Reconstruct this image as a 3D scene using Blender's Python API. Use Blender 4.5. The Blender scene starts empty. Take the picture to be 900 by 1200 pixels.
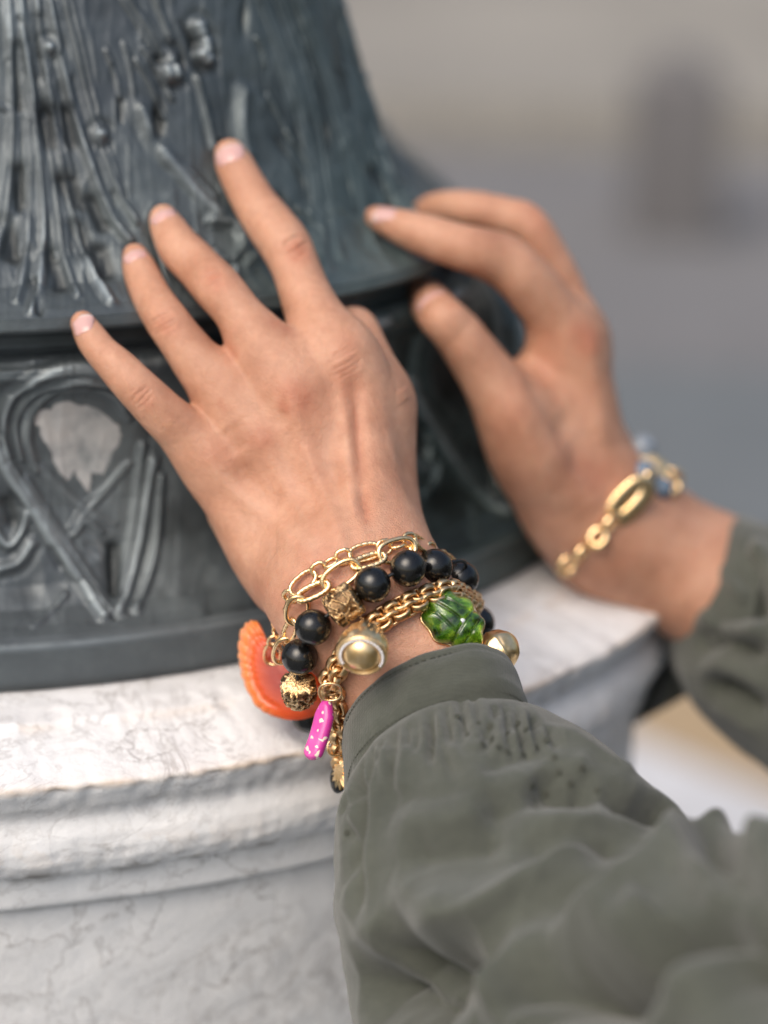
import bpy, bmesh, math, random
import numpy as np
from mathutils import Vector, Matrix
from mathutils.bvhtree import BVHTree
random.seed(7); rng = np.random.default_rng(7)
S = bpy.context.scene
COL = S.collection
R_ = math.radians

# ------------------------------------------------------------------ camera, sky, sun, exposure
CAMZ = 1.45
PITCH, ROLL = R_(22), R_(1.5)
F = 85 / 36 * 1200            # focal length in photo pixels
camd = bpy.data.cameras.new('camera'); cam = bpy.data.objects.new('camera', camd); COL.objects.link(cam)
camd.sensor_fit = 'VERTICAL'; camd.sensor_height = 36; camd.sensor_width = 27; camd.lens = 85
camd.clip_start = .02; camd.clip_end = 400
fw = np.array([0, math.cos(PITCH), -math.sin(PITCH)]); up0 = np.array([0, math.sin(PITCH), math.cos(PITCH)]); rt0 = np.array([1., 0, 0])
cR, sR = math.cos(ROLL), math.sin(ROLL)
rt = cR * rt0 + sR * up0; up = -sR * rt0 + cR * up0
CAMP = np.array([0, 0, CAMZ])
m = Matrix([[rt[0], up[0], -fw[0], 0], [rt[1], up[1], -fw[1], 0], [rt[2], up[2], -fw[2], CAMZ], [0, 0, 0, 1]])
cam.matrix_world = m
S.camera = cam
camd.dof.use_dof = True; camd.dof.focus_distance = .80; camd.dof.aperture_fstop = 3.3
S.render.engine = 'CYCLES'
S.cycles.use_denoising = True
S.cycles.max_bounces = 8
S.view_settings.view_transform = 'Standard'; S.view_settings.look = 'None'
S.view_settings.exposure = 0.1; S.view_settings.gamma = 1
W = bpy.data.worlds.new('World'); S.world = W; W.use_nodes = True
wn = W.node_tree.nodes; wl = W.node_tree.links
sky = wn.new('ShaderNodeTexSky'); sky.sky_type = 'NISHITA'; sky.sun_disc = False
SUN_EL, SUN_AZ = R_(52), R_(-145)     # azimuth measured from +Y clockwise
sky.sun_elevation = SUN_EL; sky.sun_rotation = SUN_AZ
sky.air_density = 1.4; sky.dust_density = 6; sky.ozone_density = 1.2
bg = wn['Background']; wl.new(sky.outputs[0], bg.inputs[0]); bg.inputs[1].default_value = .15
sd = bpy.data.lights.new('sun', 'SUN'); so = bpy.data.objects.new('sun', sd); COL.objects.link(so)
sd.energy = 1.15; sd.angle = R_(50); sd.color = (1, .985, .965)
sdir = Vector((math.sin(SUN_AZ) * math.cos(SUN_EL), math.cos(SUN_AZ) * math.cos(SUN_EL), math.sin(SUN_EL)))
so.rotation_euler = sdir.to_track_quat('Z', 'Y').to_euler()
so.location = (0, 0, 5)

# ------------------------------------------------------------------ helpers: points
def P(px, py, d):
    return CAMP + d * (fw + (px - 450) / F * rt - (py - 600) / F * up)
def ray(px, py):
    v = fw + (px - 450) / F * rt - (py - 600) / F * up
    return CAMP, v
def mpx(n, d): return n * d / F            # n photo pixels at depth d, in metres
def V3(a): return Vector((float(a[0]), float(a[1]), float(a[2])))
def cast(bvh, px, py):
    o, v = ray(px, py)
    h = bvh.ray_cast(V3(o), V3(v).normalized())
    if h[0] is None: return None
    return np.array(h[0]), np.array(h[1])
def depth_of(p): return float((np.asarray(p) - CAMP) @ fw)
def nrm(v): v = np.asarray(v, float); return v / (np.linalg.norm(v) + 1e-12)
def catmull(pts, n):
    pts = np.asarray(pts, float); k = len(pts)
    if k < 3: return np.array([pts[0] + (pts[-1] - pts[0]) * t for t in np.linspace(0, 1, n)])
    q = np.vstack([2 * pts[0] - pts[1], pts, 2 * pts[-1] - pts[-2]])
    out = []
    for t in np.linspace(0, k - 1 - 1e-6, n):
        i = int(t); f = t - i; a, b, c, d = q[i:i + 4]
        out.append(.5 * (2 * b + (c - a) * f + (2 * a - 5 * b + 4 * c - d) * f * f + (3 * b - a - 3 * c + d) * f ** 3))
    return np.array(out)

# ------------------------------------------------------------------ helpers: objects
def mesh_obj(name, verts, faces, mat=None, parent=None, smooth=True, attrs=None):
    me = bpy.data.meshes.new(name)
    verts = np.asarray(verts, np.float32)
    if isinstance(faces, np.ndarray) and faces.ndim == 2:
        n, k = faces.shape
        me.vertices.add(len(verts)); me.vertices.foreach_set('co', verts.ravel())
        me.loops.add(n * k); me.loops.foreach_set('vertex_index', faces.ravel().astype(np.int32))
        me.polygons.add(n); me.polygons.foreach_set('loop_start', np.arange(0, n * k, k, dtype=np.int32))
        me.update(calc_edges=True); me.validate()
    else:
        me.from_pydata([tuple(map(float, v)) for v in verts], [], [tuple(int(i) for i in f) for f in faces])
    if smooth: me.polygons.foreach_set('use_smooth', np.ones(len(me.polygons), bool))
    if attrs:
        for k_, a in attrs.items():
            at = me.attributes.new(k_, 'FLOAT', 'POINT'); at.data.foreach_set('value', np.asarray(a, np.float32))
    if mat: me.materials.append(mat)
    o = bpy.data.objects.new(name, me); COL.objects.link(o)
    if parent: o.parent = parent
    return o
def tag(o, label=None, cat=None, group=None, kind=None):
    if label: o['label'] = label
    if cat: o['category'] = cat
    if group: o['group'] = group
    if kind: o['kind'] = kind
    return o
def empty(name, loc=(0, 0, 0)):
    o = bpy.data.objects.new(name, None); COL.objects.link(o); o.location = tuple(map(float, loc)); o.empty_display_size = .01
    bpy.context.view_layer.update()
    return o
def adopt(child, par):
    child.parent = par; child.matrix_parent_inverse = Matrix.Translation(-par.location)
    return child
def grid_faces(nu, nv, wrap_u=False, wrap_v=False, flip=False):
    iu = np.arange(nu if wrap_u else nu - 1); iv = np.arange(nv if wrap_v else nv - 1)
    a, b = np.meshgrid(iu, iv, indexing='ij')
    a2, b2 = (a + 1) % nu, (b + 1) % nv
    f = np.stack([a * nv + b, a2 * nv + b, a2 * nv + b2, a * nv + b2], -1).reshape(-1, 4)
    return f[:, ::-1].copy() if flip else f
def bvh_of(o):
    me = o.data; n = len(me.vertices); co = np.empty(n * 3, np.float32); me.vertices.foreach_get('co', co)
    return BVHTree.FromPolygons([tuple(c) for c in co.reshape(-1, 3).tolist()], [tuple(p.vertices) for p in me.polygons])
def bvh_raw(v, f): return BVHTree.FromPolygons(np.asarray(v).tolist(), np.asarray(f).tolist())

def tube_mesh(path, r, rs=8, closed=False):
    path = np.asarray(path); n = len(path); T = np.gradient(path, axis=0); T /= np.linalg.norm(T, axis=1)[:, None]
    ref = np.array([.3, .2, .93]); A_ = np.cross(T, ref); A_ /= np.linalg.norm(A_, axis=1)[:, None]; B_ = np.cross(T, A_); v = np.linspace(0, 2 * np.pi, rs, endpoint=False)
    r = np.broadcast_to(r, (n,))
    p = path[:, None] + (A_[:, None] * np.cos(v)[None, :, None] + B_[:, None] * np.sin(v)[None, :, None]) * r[:, None, None]
    return p.reshape(-1, 3), grid_faces(n, rs, False, True)
# ------------------------------------------------------------------ helpers: materials
def mat(name, base=(.5, .5, .5), rough=.5, metal=0., **kw):
    m_ = bpy.data.materials.new(name); m_.use_nodes = True
    b = m_.node_tree.nodes['Principled BSDF']
    b.inputs['Base Color'].default_value = (*base, 1); b.inputs['Roughness'].default_value = rough; b.inputs['Metallic'].default_value = metal
    for k_, v in kw.items(): b.inputs[k_.replace('_', ' ')].default_value = v
    return m_, m_.node_tree, b
def noise(nt, scale, detail=4, rough=.55, coords=None, dist=0., vec_scale=None):
    n = nt.nodes.new('ShaderNodeTexNoise'); n.inputs['Scale'].default_value = scale; n.inputs['Detail'].default_value = detail
    n.inputs['Roughness'].default_value = rough; n.inputs['Distortion'].default_value = dist
    tc = nt.nodes.new('ShaderNodeTexCoord'); src = tc.outputs['Object']
    if vec_scale:
        mp = nt.nodes.new('ShaderNodeMapping'); mp.inputs['Scale'].default_value = vec_scale; nt.links.new(src, mp.inputs[0]); src = mp.outputs[0]
    nt.links.new(src, n.inputs['Vector'])
    return n
def ramp(nt, src, stops):
    r = nt.nodes.new('ShaderNodeValToRGB'); e = r.color_ramp.elements
    while len(e) < len(stops): e.new(.5)
    for i, (p, c) in enumerate(stops): e[i].position = p; e[i].color = (*c, 1) if len(c) == 3 else c
    nt.links.new(src, r.inputs[0]); return r
def mix(nt, fac, a, b, mode='MIX'):
    n = nt.nodes.new('ShaderNodeMix'); n.data_type = 'RGBA'; n.blend_type = mode
    for s, v in ((n.inputs[0], fac), (n.inputs[6], a), (n.inputs[7], b)):
        if isinstance(v, (int, float)): s.default_value = v
        elif isinstance(v, tuple): s.default_value = (*v, 1)
        else: nt.links.new(v, s)
    return n.outputs[2]
def math_(nt, op, a, b=None, clamp=False):
    n = nt.nodes.new('ShaderNodeMath'); n.operation = op; n.use_clamp = clamp
    for s, v in ((n.inputs[0], a), (n.inputs[1], b)):
        if v is None: continue
        if isinstance(v, (int, float)): s.default_value = v
        else: nt.links.new(v, s)
    return n.outputs[0]
def attr(nt, name):
    n = nt.nodes.new('ShaderNodeAttribute'); n.attribute_name = name; return n.outputs['Fac']
def bump(nt, b, h, strength, dist, prev=None):
    n = nt.nodes.new('ShaderNodeBump'); n.inputs['Strength'].default_value = strength; n.inputs['Distance'].default_value = dist
    nt.links.new(h, n.inputs['Height'])
    if prev is not None: nt.links.new(prev, n.inputs['Normal'])
    nt.links.new(n.outputs[0], b.inputs['Normal']); return n.outputs[0]

# ------------------------------------------------------------------ helpers: implicit surfaces
class Field:
    def __init__(s, lo, hi, h):
        s.lo = np.array(lo, float); s.h = h; s.n = np.ceil((np.array(hi) - s.lo) / h).astype(int) + 1
        s.v = np.full(s.n, .05, np.float32)
    def tube_field(s, pts, rad, sub=5, squash=None):
        """distance to a tube of varying radius; returns (slices, values)"""
        pr = np.hstack([np.asarray(pts, float), np.asarray(rad, float)[:, None]])
        c = catmull(pr, (len(pr) - 1) * sub + 1); pad = .02
        lo = (c[:, :3] - c[:, 3:]).min(0) - pad; hi = (c[:, :3] + c[:, 3:]).max(0) + pad
        i0 = np.clip(np.floor((lo - s.lo) / s.h).astype(int), 0, s.n); i1 = np.clip(np.ceil((hi - s.lo) / s.h).astype(int) + 1, 0, s.n)
        sl = tuple(slice(a, b) for a, b in zip(i0, i1))
        ax = [(s.lo[k] + s.h * np.arange(i0[k], i1[k])).astype(np.float32) for k in range(3)]
        X, Y, Z = ax[0][:, None, None], ax[1][None, :, None], ax[2][None, None, :]
        out = np.full([len(a) for a in ax], .05, np.float32)
        for a, b in zip(c[:-1], c[1:]):
            d = b[:3] - a[:3]; L = d @ d + 1e-12
            lo2 = np.minimum(a[:3] - a[3], b[:3] - b[3]) - pad; hi2 = np.maximum(a[:3] + a[3], b[:3] + b[3]) + pad
            j0 = [int(np.searchsorted(ax[k], lo2[k])) for k in range(3)]; j1 = [int(np.searchsorted(ax[k], hi2[k])) for k in range(3)]
            ss = tuple(slice(p, q) for p, q in zip(j0, j1))
            x, y, z = X[ss[0]] - a[0], Y[:, ss[1]] - a[1], Z[:, :, ss[2]] - a[2]
            t = np.clip((x * d[0] + y * d[1] + z * d[2]) / L, 0, 1).astype(np.float32)
            q = np.sqrt((x - t * d[0]) ** 2 + (y - t * d[1]) ** 2 + (z - t * d[2]) ** 2) - (a[3] + t * (b[3] - a[3]))
            out[ss] = np.minimum(out[ss], q)
        return sl, out
    @staticmethod
    def smin(a, b, k):
        if k <= 0: return np.minimum(a, b)
        h = np.maximum(k - np.abs(a - b), 0) / k
        return np.minimum(a, b) - h * h * k * .25
    def add(s, pts, rad, k=0., sub=5):
        sl, o = s.tube_field(pts, rad, sub); s.v[sl] = s.smin(s.v[sl], o, k)
    def merge(s, other, k): s.v = s.smin(s.v, other.v, k)
    def like(s):
        f = Field.__new__(Field); f.lo, f.h, f.n = s.lo, s.h, s.n; f.v = np.full(s.n, .05, np.float32); return f
    def mesh(s, smooth=2):
        v = s.v; m_ = v < 0
        c = np.zeros(np.array(v.shape) - 1, np.int8)
        offs = [(i, j, k) for i in (0, 1) for j in (0, 1) for k in (0, 1)]
        sh = np.array(v.shape) - 1
        for (i, j, k) in offs: c += m_[i:i + sh[0], j:j + sh[1], k:k + sh[2]]
        act = (c > 0) & (c < 8); idx = np.argwhere(act); N = len(idx)
        ids = np.full(c.shape, -1, np.int32); ids[tuple(idx.T)] = np.arange(N)
        val = np.stack([v[idx[:, 0] + i, idx[:, 1] + j, idx[:, 2] + k] for (i, j, k) in offs], 1)
        acc = np.zeros((N, 3)); cnt = np.zeros(N)
        O = np.array(offs)
        for a in range(8):
            for b in range(a + 1, 8):
                if np.abs(O[a] - O[b]).sum() != 1: continue
                va, vb = val[:, a], val[:, b]; cr = (va < 0) != (vb < 0)
                t = np.where(cr, va / np.where(cr, va - vb, 1), 0)
                p = O[a] + t[:, None] * (O[b] - O[a]); acc += np.where(cr[:, None], p, 0); cnt += cr
        co = s.lo + s.h * (idx + acc / cnt[:, None])
        faces = []
        for ax in range(3):
            o1, o2 = [k for k in range(3) if k != ax]
            sa = [slice(None)] * 3; sb = [slice(None)] * 3; sa[ax] = slice(0, -1); sb[ax] = slice(1, None)
            ch = m_[tuple(sa)] != m_[tuple(sb)]
            e = np.argwhere(ch); e = e[(e[:, o1] > 0) & (e[:, o2] > 0) & (e[:, o1] < sh[o1]) & (e[:, o2] < sh[o2])]
            inside = m_[tuple(e.T)]
            q = []
            for d1, d2 in ((1, 1), (0, 1), (0, 0), (1, 0)):
                w = e.copy(); w[:, o1] -= d1; w[:, o2] -= d2; q.append(ids[tuple(w.T)])
            q = np.stack(q, 1)
            fl = inside if ax != 1 else ~inside
            q[~fl] = q[~fl][:, ::-1]
            faces.append(q)
        fc = np.vstack(faces)
        for _ in range(smooth): co = laplace(co, fc, .5)
        return co, fc
def laplace(co, fc, lam):
    acc = np.zeros_like(co); n = np.zeros(len(co))
    for a in range(4):
        b = (a + 1) % 4
        for i, j in ((a, b), (b, a)):
            for k in range(3): acc[:, k] += np.bincount(fc[:, i], co[fc[:, j], k], len(co))
            n += np.bincount(fc[:, i], minlength=len(co))
    return co + lam * (acc / n[:, None] - co)
def vnormals(co, fc):
    a, b, c, d = (co[fc[:, i]] for i in range(4)); n = np.cross(c - a, d - b); out = np.zeros_like(co)
    for i in range(4):
        for k in range(3): out[:, k] += np.bincount(fc[:, i], n[:, k], len(co))
    return out / (np.linalg.norm(out, axis=1)[:, None] + 1e-12)
def polydist(co, pl, reach):
    """distance from each vertex to a polyline and parameter along it (0..1); inf beyond reach"""
    pl = np.asarray(pl, float); lo = pl.min(0) - reach; hi = pl.max(0) + reach
    sel = np.where(np.all((co > lo) & (co < hi), axis=1))[0]
    best = np.full(len(sel), np.inf); par = np.zeros(len(sel)); q = co[sel]
    L = np.linalg.norm(np.diff(pl, axis=0), axis=1); cum = np.r_[0, np.cumsum(L)]
    for i in range(len(pl) - 1):
        d = pl[i + 1] - pl[i]; t = np.clip((q - pl[i]) @ d / (d @ d + 1e-15), 0, 1)
        dd = np.linalg.norm(q - pl[i] - t[:, None] * d, axis=1); b = dd < best
        best[b] = dd[b]; par[b] = (cum[i] + t[b] * L[i]) / cum[-1]
    return sel, best, par
def vnoise(co, scale, seed=0):
    """cheap smooth noise made of random sine waves"""
    r = np.random.default_rng(seed); out = np.zeros(len(co))
    for _ in range(14):
        k = r.normal(size=3); k *= scale * r.uniform(.5, 1.6) / np.linalg.norm(k); out += np.sin(co @ k + r.uniform(0, 6.28))
    return out / 3.7

# ================================================================== STRUCTURE
AX = np.array([-.195, 1.08]); AZ = math.atan2(-1.08, .195)
def profile(pts, step):
    """densify (r, z) polyline"""
    out = []
    for a, b in zip(pts[:-1], pts[1:]):
        a, b = np.array(a), np.array(b); n = max(1, int(np.linalg.norm(b - a) / step))
        out += [a + (b - a) * i / n for i in range(n)]
    out.append(np.array(pts[-1])); return np.array(out)
def thetas(step, lo=-75, hi=105, coarse=3.):
    a = np.arange(lo, hi, step); b = np.arange(hi, 360 + lo, coarse)
    return AZ + np.radians(np.r_[a, b])
def plan(th, z=-.4):   # round front, flattened sides: the post and its plinth are not true circles
    k = np.interp(-np.asarray(z, float), [.25, .264, .30, .36, .383, .386], [.655, .67, .86, .88, .86, .81])
    a_ = sum(np.maximum(np.cos(th - R_(q)), 0) ** 13 for q in (11, -171)) / k ** 13
    return (1 + a_) ** (-1 / 13)
def lathe_pts(prof, th):
    r = prof[:, 0][None, :] * plan(th[:, None], prof[:, 1][None, :])
    return np.stack([AX[0] + r * np.cos(th)[:, None], AX[1] + r * np.sin(th)[:, None], np.broadcast_to(prof[:, 1] + CAMZ, (len(th), len(prof)))], -1)
PR_FLARE = [(.150, .20), (.165, .05), (.187, -.05), (.208, -.11), (.224, -.155), (.2345, -.182), (.2430, -.202), (.2525, -.222), (.263, -.2385), (.2735, -.2480), (.284, -.2528), (.2895, -.2545)]
PR_BAND = [(.2895, -.2545), (.2905, -.2585), (.288, -.2605), (.276, -.262), (.273, -.266), (.273, -.2700), (.275, -.2715)]
PR_DRUM = [(.275, -.2715), (.281, -.2725), (.2840, -.2755), (.2835, -.2795), (.2805, -.2840), (.2795, -.295), (.2800, -.310), (.2825, -.327), (.2870, -.342), (.2930, -.3535), (.3000, -.3600), (.3080, -.3632), (.3135, -.3640)]
PR_FOOT = [(.3135, -.3640), (.3165, -.3655), (.3178, -.3685), (.3178, -.381), (.3165, -.3835), (.29, -.3835)]

# ---- materials of the setting
M = {}
def bronze_mat():
    m_, nt, b = mat('patinated_bronze', rough=.5, metal=.35)
    n1 = noise(nt, 14, 6, .65); n2 = noise(nt, 90, 5, .6); n3 = noise(nt, 5, 3, .5, vec_scale=(1, 1, .35))
    c1 = ramp(nt, n1.outputs['Fac'], [(.3, (.045, .056, .060)), (.5, (.105, .128, .135)), (.72, (.22, .26, .265))]).outputs[0]
    c2 = ramp(nt, n3.outputs['Fac'], [(.4, (.095, .105, .12)), (.62, (.060, .10, .095))]).outputs[0]
    c = mix(nt, .45, c1, c2)
    rel = attr(nt, 'relief')                                    # raised metal paler: wear plus painted highlight; hollows darker: dirt plus painted occlusion
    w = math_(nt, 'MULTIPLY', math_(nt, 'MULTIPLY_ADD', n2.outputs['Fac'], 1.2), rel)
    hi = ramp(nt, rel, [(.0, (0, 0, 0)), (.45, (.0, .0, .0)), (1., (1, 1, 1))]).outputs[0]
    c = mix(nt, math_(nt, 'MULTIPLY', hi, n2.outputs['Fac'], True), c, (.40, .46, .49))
    lo = attr(nt, 'grime_shade'); c = mix(nt, lo, c, (.012, .014, .014))
    pt = attr(nt, 'paint')
    sp = ramp(nt, noise(nt, 60, 6, .7).outputs['Fac'], [(.28, (.20, .22, .23)), (.52, (.44, .44, .44)), (.75, (.52, .50, .48))]).outputs[0]
    c = mix(nt, pt, c, sp)
    sc = attr(nt, 'scratch'); c = mix(nt, math_(nt, 'MULTIPLY', sc, n2.outputs['Fac'], True), c, (.30, .34, .36))
    nt.links.new(c, b.inputs['Base Color'])
    rr = ramp(nt, n1.outputs['Fac'], [(.3, (.34,) * 3), (.7, (.6,) * 3)]).outputs[0]; nt.links.new(rr, b.inputs['Roughness'])
    nt.links.new(math_(nt, 'MULTIPLY', math_(nt, 'SUBTRACT', 1, pt), .40), b.inputs['Metallic'])
    p = bump(nt, b, n1.outputs['Fac'], .35, .004); bump(nt, b, n2.outputs['Fac'], .35, .0012, p)
    return m_
M['bronze'] = bronze_mat()
def marble_mat():
    m_, nt, b = mat('istrian_marble', rough=.55)
    b.inputs['Specular IOR Level'].default_value = .35
    n1 = noise(nt, 9, 8, .62, dist=.6); n2 = noise(nt, 45, 8, .7); n3 = noise(nt, 3.5, 4, .5, vec_scale=(1, 1, .6)); n4 = noise(nt, 260, 4, .6)
    c = ramp(nt, n1.outputs['Fac'], [(.28, (.62, .62, .63)), (.45, (.76, .765, .775)), (.68, (.84, .845, .855))]).outputs[0]
    g = ramp(nt, n2.outputs['Fac'], [(.30, (.72, .70, .67)), (.42, (1, 1, 1))]).outputs[0]
    c = mix(nt, .6, c, g, 'MULTIPLY')
    # thin crooked veins and cracks
    for sc_, w_, k_, ds in ((6, .010, .75, 1.5), (17, .016, .6, 2.5), (38, .03, .35, 2.)):
        v = noise(nt, sc_, 7, .62, dist=ds); a = math_(nt, 'ABSOLUTE', math_(nt, 'SUBTRACT', v.outputs['Fac'], .5))
        f = ramp(nt, a, [(0, (1, 1, 1)), (w_, (0, 0, 0))]).outputs[0]
        msk = ramp(nt, noise(nt, sc_ * .8, 3).outputs['Fac'], [(.47, (0, 0, 0)), (.62, (1, 1, 1))]).outputs[0]
        c = mix(nt, math_(nt, 'MULTIPLY', math_(nt, 'MULTIPLY', f, msk), k_), c, (.30, .28, .27))
    vo = nt.nodes.new('ShaderNodeTexVoronoi'); vo.feature = 'DISTANCE_TO_EDGE'; vo.inputs['Scale'].default_value = 19
    tcm = nt.nodes.new('ShaderNodeTexCoord'); wv = nt.nodes.new('ShaderNodeVectorMath'); wv.operation = 'MULTIPLY_ADD'; wv.inputs[1].default_value = (.05, .05, .05)
    nn_ = noise(nt, 30, 5, .6); nt.links.new(nn_.outputs['Color'], wv.inputs[0]); nt.links.new(tcm.outputs['Object'], wv.inputs[2]); nt.links.new(wv.outputs[0], vo.inputs['Vector'])
    ck = ramp(nt, vo.outputs['Distance'], [(0, (1, 1, 1)), (.014, (0, 0, 0))]).outputs[0]
    ckm = ramp(nt, noise(nt, 12, 3).outputs['Fac'], [(.50, (0, 0, 0)), (.60, (1, 1, 1))]).outputs[0]
    crk = math_(nt, 'MULTIPLY', ck, ckm); c = mix(nt, math_(nt, 'MULTIPLY', crk, .7), c, (.20, .18, .17))
    oc = attr(nt, 'ochre'); c = mix(nt, math_(nt, 'MULTIPLY', oc, ramp(nt, n2.outputs['Fac'], [(.35, (.2,) * 3), (.6, (1,) * 3)]).outputs[0]), c, (.60, .44, .30))
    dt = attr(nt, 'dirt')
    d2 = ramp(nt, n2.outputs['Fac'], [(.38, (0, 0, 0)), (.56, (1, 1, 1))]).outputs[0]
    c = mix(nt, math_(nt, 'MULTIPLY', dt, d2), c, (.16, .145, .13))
    nt.links.new(c, b.inputs['Base Color'])
    p = bump(nt, b, crk, -.6, .0008, bump(nt, b, n1.outputs['Fac'], .25, .006)); p = bump(nt, b, n2.outputs['Fac'], .5, .0022, p); bump(nt, b, n4.outputs['Fac'], .3, .0006, p)
    return m_
M['marble'] = marble_mat()

# ---- bronze lamp post base
STROKES = {'flare': [], 'drum': []}
def base_bvh(prof):
    th = thetas(1.5, -90, 110, 6); p = lathe_pts(profile(prof, .004), th); n = p.shape
    return bvh_raw(p.reshape(-1, 3), grid_faces(n[0], n[1], wrap_u=True))
BV = {'flare': base_bvh(PR_FLARE), 'drum': base_bvh(PR_DRUM)}
def lat(p):   # point -> (theta, z)
    return math.atan2(p[1] - AX[1], p[0] - AX[0]) - AZ, p[2] - CAMZ
PERIOD = {'flare': R_(36), 'drum': R_(17.6)}
PH = {}
def prof_s(prof):
    pr = profile(prof, .002); s = np.r_[0, np.cumsum(np.linalg.norm(np.diff(pr, axis=0), axis=1))]; return pr, s
PS = {'flare': prof_s(PR_FLARE), 'drum': prof_s(PR_DRUM)}
def stroke(which, pts, w, amp, kind='ridge', taper=(1, 1)):
    """a cast ridge (or groove) given where it is seen in the photo, kept in the metal's own coordinates"""
    out = []
    for px, py in pts:
        h = cast(BV[which], px, py)
        if h is None: continue
        t, z = lat(h[0]); pr, s = PS[which]
        i = np.argmin(np.hypot(pr[:, 1] - z, pr[:, 0] - math.hypot(h[0][0] - AX[0], h[0][1] - AX[1]) / float(plan(t + AZ, z))))
        out.append((t, s[i], pr[i, 0]))
    if len(out) < 2: return
    out = catmull(np.array(out), max(2, (len(out) - 1) * 5))
    STROKES[which].append((out, w, amp, kind, taper))
# flare: tall acanthus leaf, stems, small berries and pale side leaves
Fs = [([(22, -30), (27, 40), (38, 110), (47, 200), (51, 262), (47, 325), (37, 368)], .0017, .0026),
      ([(40, -30), (50, 60), (62, 130), (74, 200), (88, 262), (107, 318), (130, 356)], .0016, .0024),
      ([(10, 0), (15, 90), (14, 180), (8, 250), (-4, 300)], .0015, .0020),
      ([(58, 0), (72, 70), (88, 135), (108, 200), (132, 258), (152, 284)], .0016, .0026),
      ([(72, -20), (92, 70), (112, 150), (138, 225), (160, 262)], .0012, .0018),
      ([(30, 60), (34, 140), (36, 220), (30, 300), (20, 355)], .0013, .0016),
      ([(55, 140), (66, 230), (74, 300), (92, 350)], .0012, .0014),
      ([(165, 128), (186, 170), (212, 205), (238, 232), (256, 250)], .0030, .0026),
      ([(196, 190), (222, 200), (250, 232)], .0016, .0018),
      ([(286, 108), (283, 140), (290, 180)], .0030, .0024),
      ([(232, 95), (244, 140), (252, 175)], .0014, .0016),
      ([(300, -20), (326, 40), (350, 110), (368, 190), (376, 260), (384, 320)], .0030, .0012),
      ([(322, -20), (352, 60), (376, 150), (388, 230), (398, 300)], .0020, .0011),
      ([(345, -20), (380, 70), (408, 160), (426, 240), (440, 290)], .0026, .0013),
      ([(250, 262), (275, 262), (285, 285), (268, 304), (250, 296)], .0018, .0024),
      ([(240, 310), (262, 325), (285, 315), (300, 300)], .0018, .0022),
      ([(150, 0), (170, 30), (190, 60), (203, 78)], .0014, .0018),
      ([(178, -10), (190, 20), (200, 45)], .0012, .0015)]
for p_, w_, a_ in Fs:
    stroke('flare', p_, w_, a_)
    if len(p_) > 3:
        for dx in (-7.5, 7.5): stroke('flare', [(x + dx * random.uniform(.7, 1.2), y) for x, y in p_[:-1]], .0007, .0009)
for k in range(26):                                         # short chased veins between the stems
    x0, y0 = random.uniform(0, 400), random.uniform(20, 300); ln = random.uniform(25, 70); an = 1.3 - (x0 - 45) * .0016 + random.uniform(-.25, .25)
    stroke('flare', [(x0, y0), (x0 + ln * .5 * math.cos(an) + 2, y0 + ln * .5 * math.sin(an)), (x0 + ln * math.cos(an), y0 + ln * math.sin(an))], random.uniform(.0007, .0011), random.choice([-.0009, .0009, .0012]))
for p_, w_, a_ in [([(55, 130), (62, 170)], .0035, -.0024), ([(75, 215), (88, 240)], .0035, -.0028), ([(90, 265), (98, 290)], .0035, -.0028), ([(117, 295), (124, 318)], .0036, -.0030),
                   ([(5, 265), (14, 300)], .004, -.0026), ([(20, 200), (24, 240)], .003, -.002), ([(60, 300), (70, 335)], .004, -.0024), ([(40, 330), (45, 368)], .0014, -.002),
                   ([(110, 240), (120, 262)], .003, -.002), ([(80, 130), (84, 165)], .0028, -.0018), ([(20, 60), (22, 130)], .0022, -.0014), ([(45, 20), (48, 90)], .0018, -.0014)]:
    stroke('flare', p_, w_, a_)
for q in [(200, 68), (206, 84), (196, 84), (232, 34), (240, 54), (243, 72), (236, 66), (58, 55), (118, 160)]:
    stroke('flare', [q, (q[0] + .8, q[1] + 1)], .0024, .0034)
# drum: reeded arches over a V, twice outlined
D = [([(-10, 446), (40, 440), (90, 432), (150, 428), (220, 420)], .0026, .0016),
     ([(12, 545), (4, 500), (16, 462), (48, 440), (95, 432), (140, 440)], .0022, .0026),
     ([(24, 540), (18, 500), (30, 470), (58, 450), (100, 443), (140, 452)], .0016, .0020),
     ([(42, 550), (33, 510), (42, 478), (70, 458), (104, 452), (134, 462), (150, 490)], .0014, .0016),
     ([(-6, 520), (14, 560), (42, 600), (72, 650), (100, 690), (122, 724)], .0024, .0032),
     ([(14, 545), (36, 580), (62, 620), (90, 665), (116, 700), (130, 716)], .0015, .0022),
     ([(30, 560), (50, 590), (76, 632), (104, 676), (126, 706)], .0012, .0014),
     ([(178, 540), (170, 590), (162, 640), (150, 690), (140, 716)], .0022, .0030),
     ([(166, 520), (160, 580), (152, 640), (142, 690)], .0014, .0020),
     ([(188, 560), (184, 620), (174, 670), (160, 715)], .0016, .0024),
     ([(46, 548), (70, 572), (106, 600), (132, 616)], .0011, .0010),
     ([(150, 540), (125, 570), (104, 592), (84, 622)], .0011, .0010),
     ([(86, 628), (100, 612), (118, 620)], .0012, .0010),
     ([(-10, 620), (10, 640), (24, 626), (30, 600)], .0016, .0022),
     ([(0, 668), (22, 656), (36, 640)], .0018, .0022),
     ([(40, 735), (60, 720), (76, 700)], .0012, .0012)]
for p_, w_, a_ in D:
    stroke('drum', p_, w_, a_)
    if len(p_) > 3:
        for dx in (-5, 5): stroke('drum', [(x + dx, y) for x, y in p_], .0006, .0007)
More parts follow.
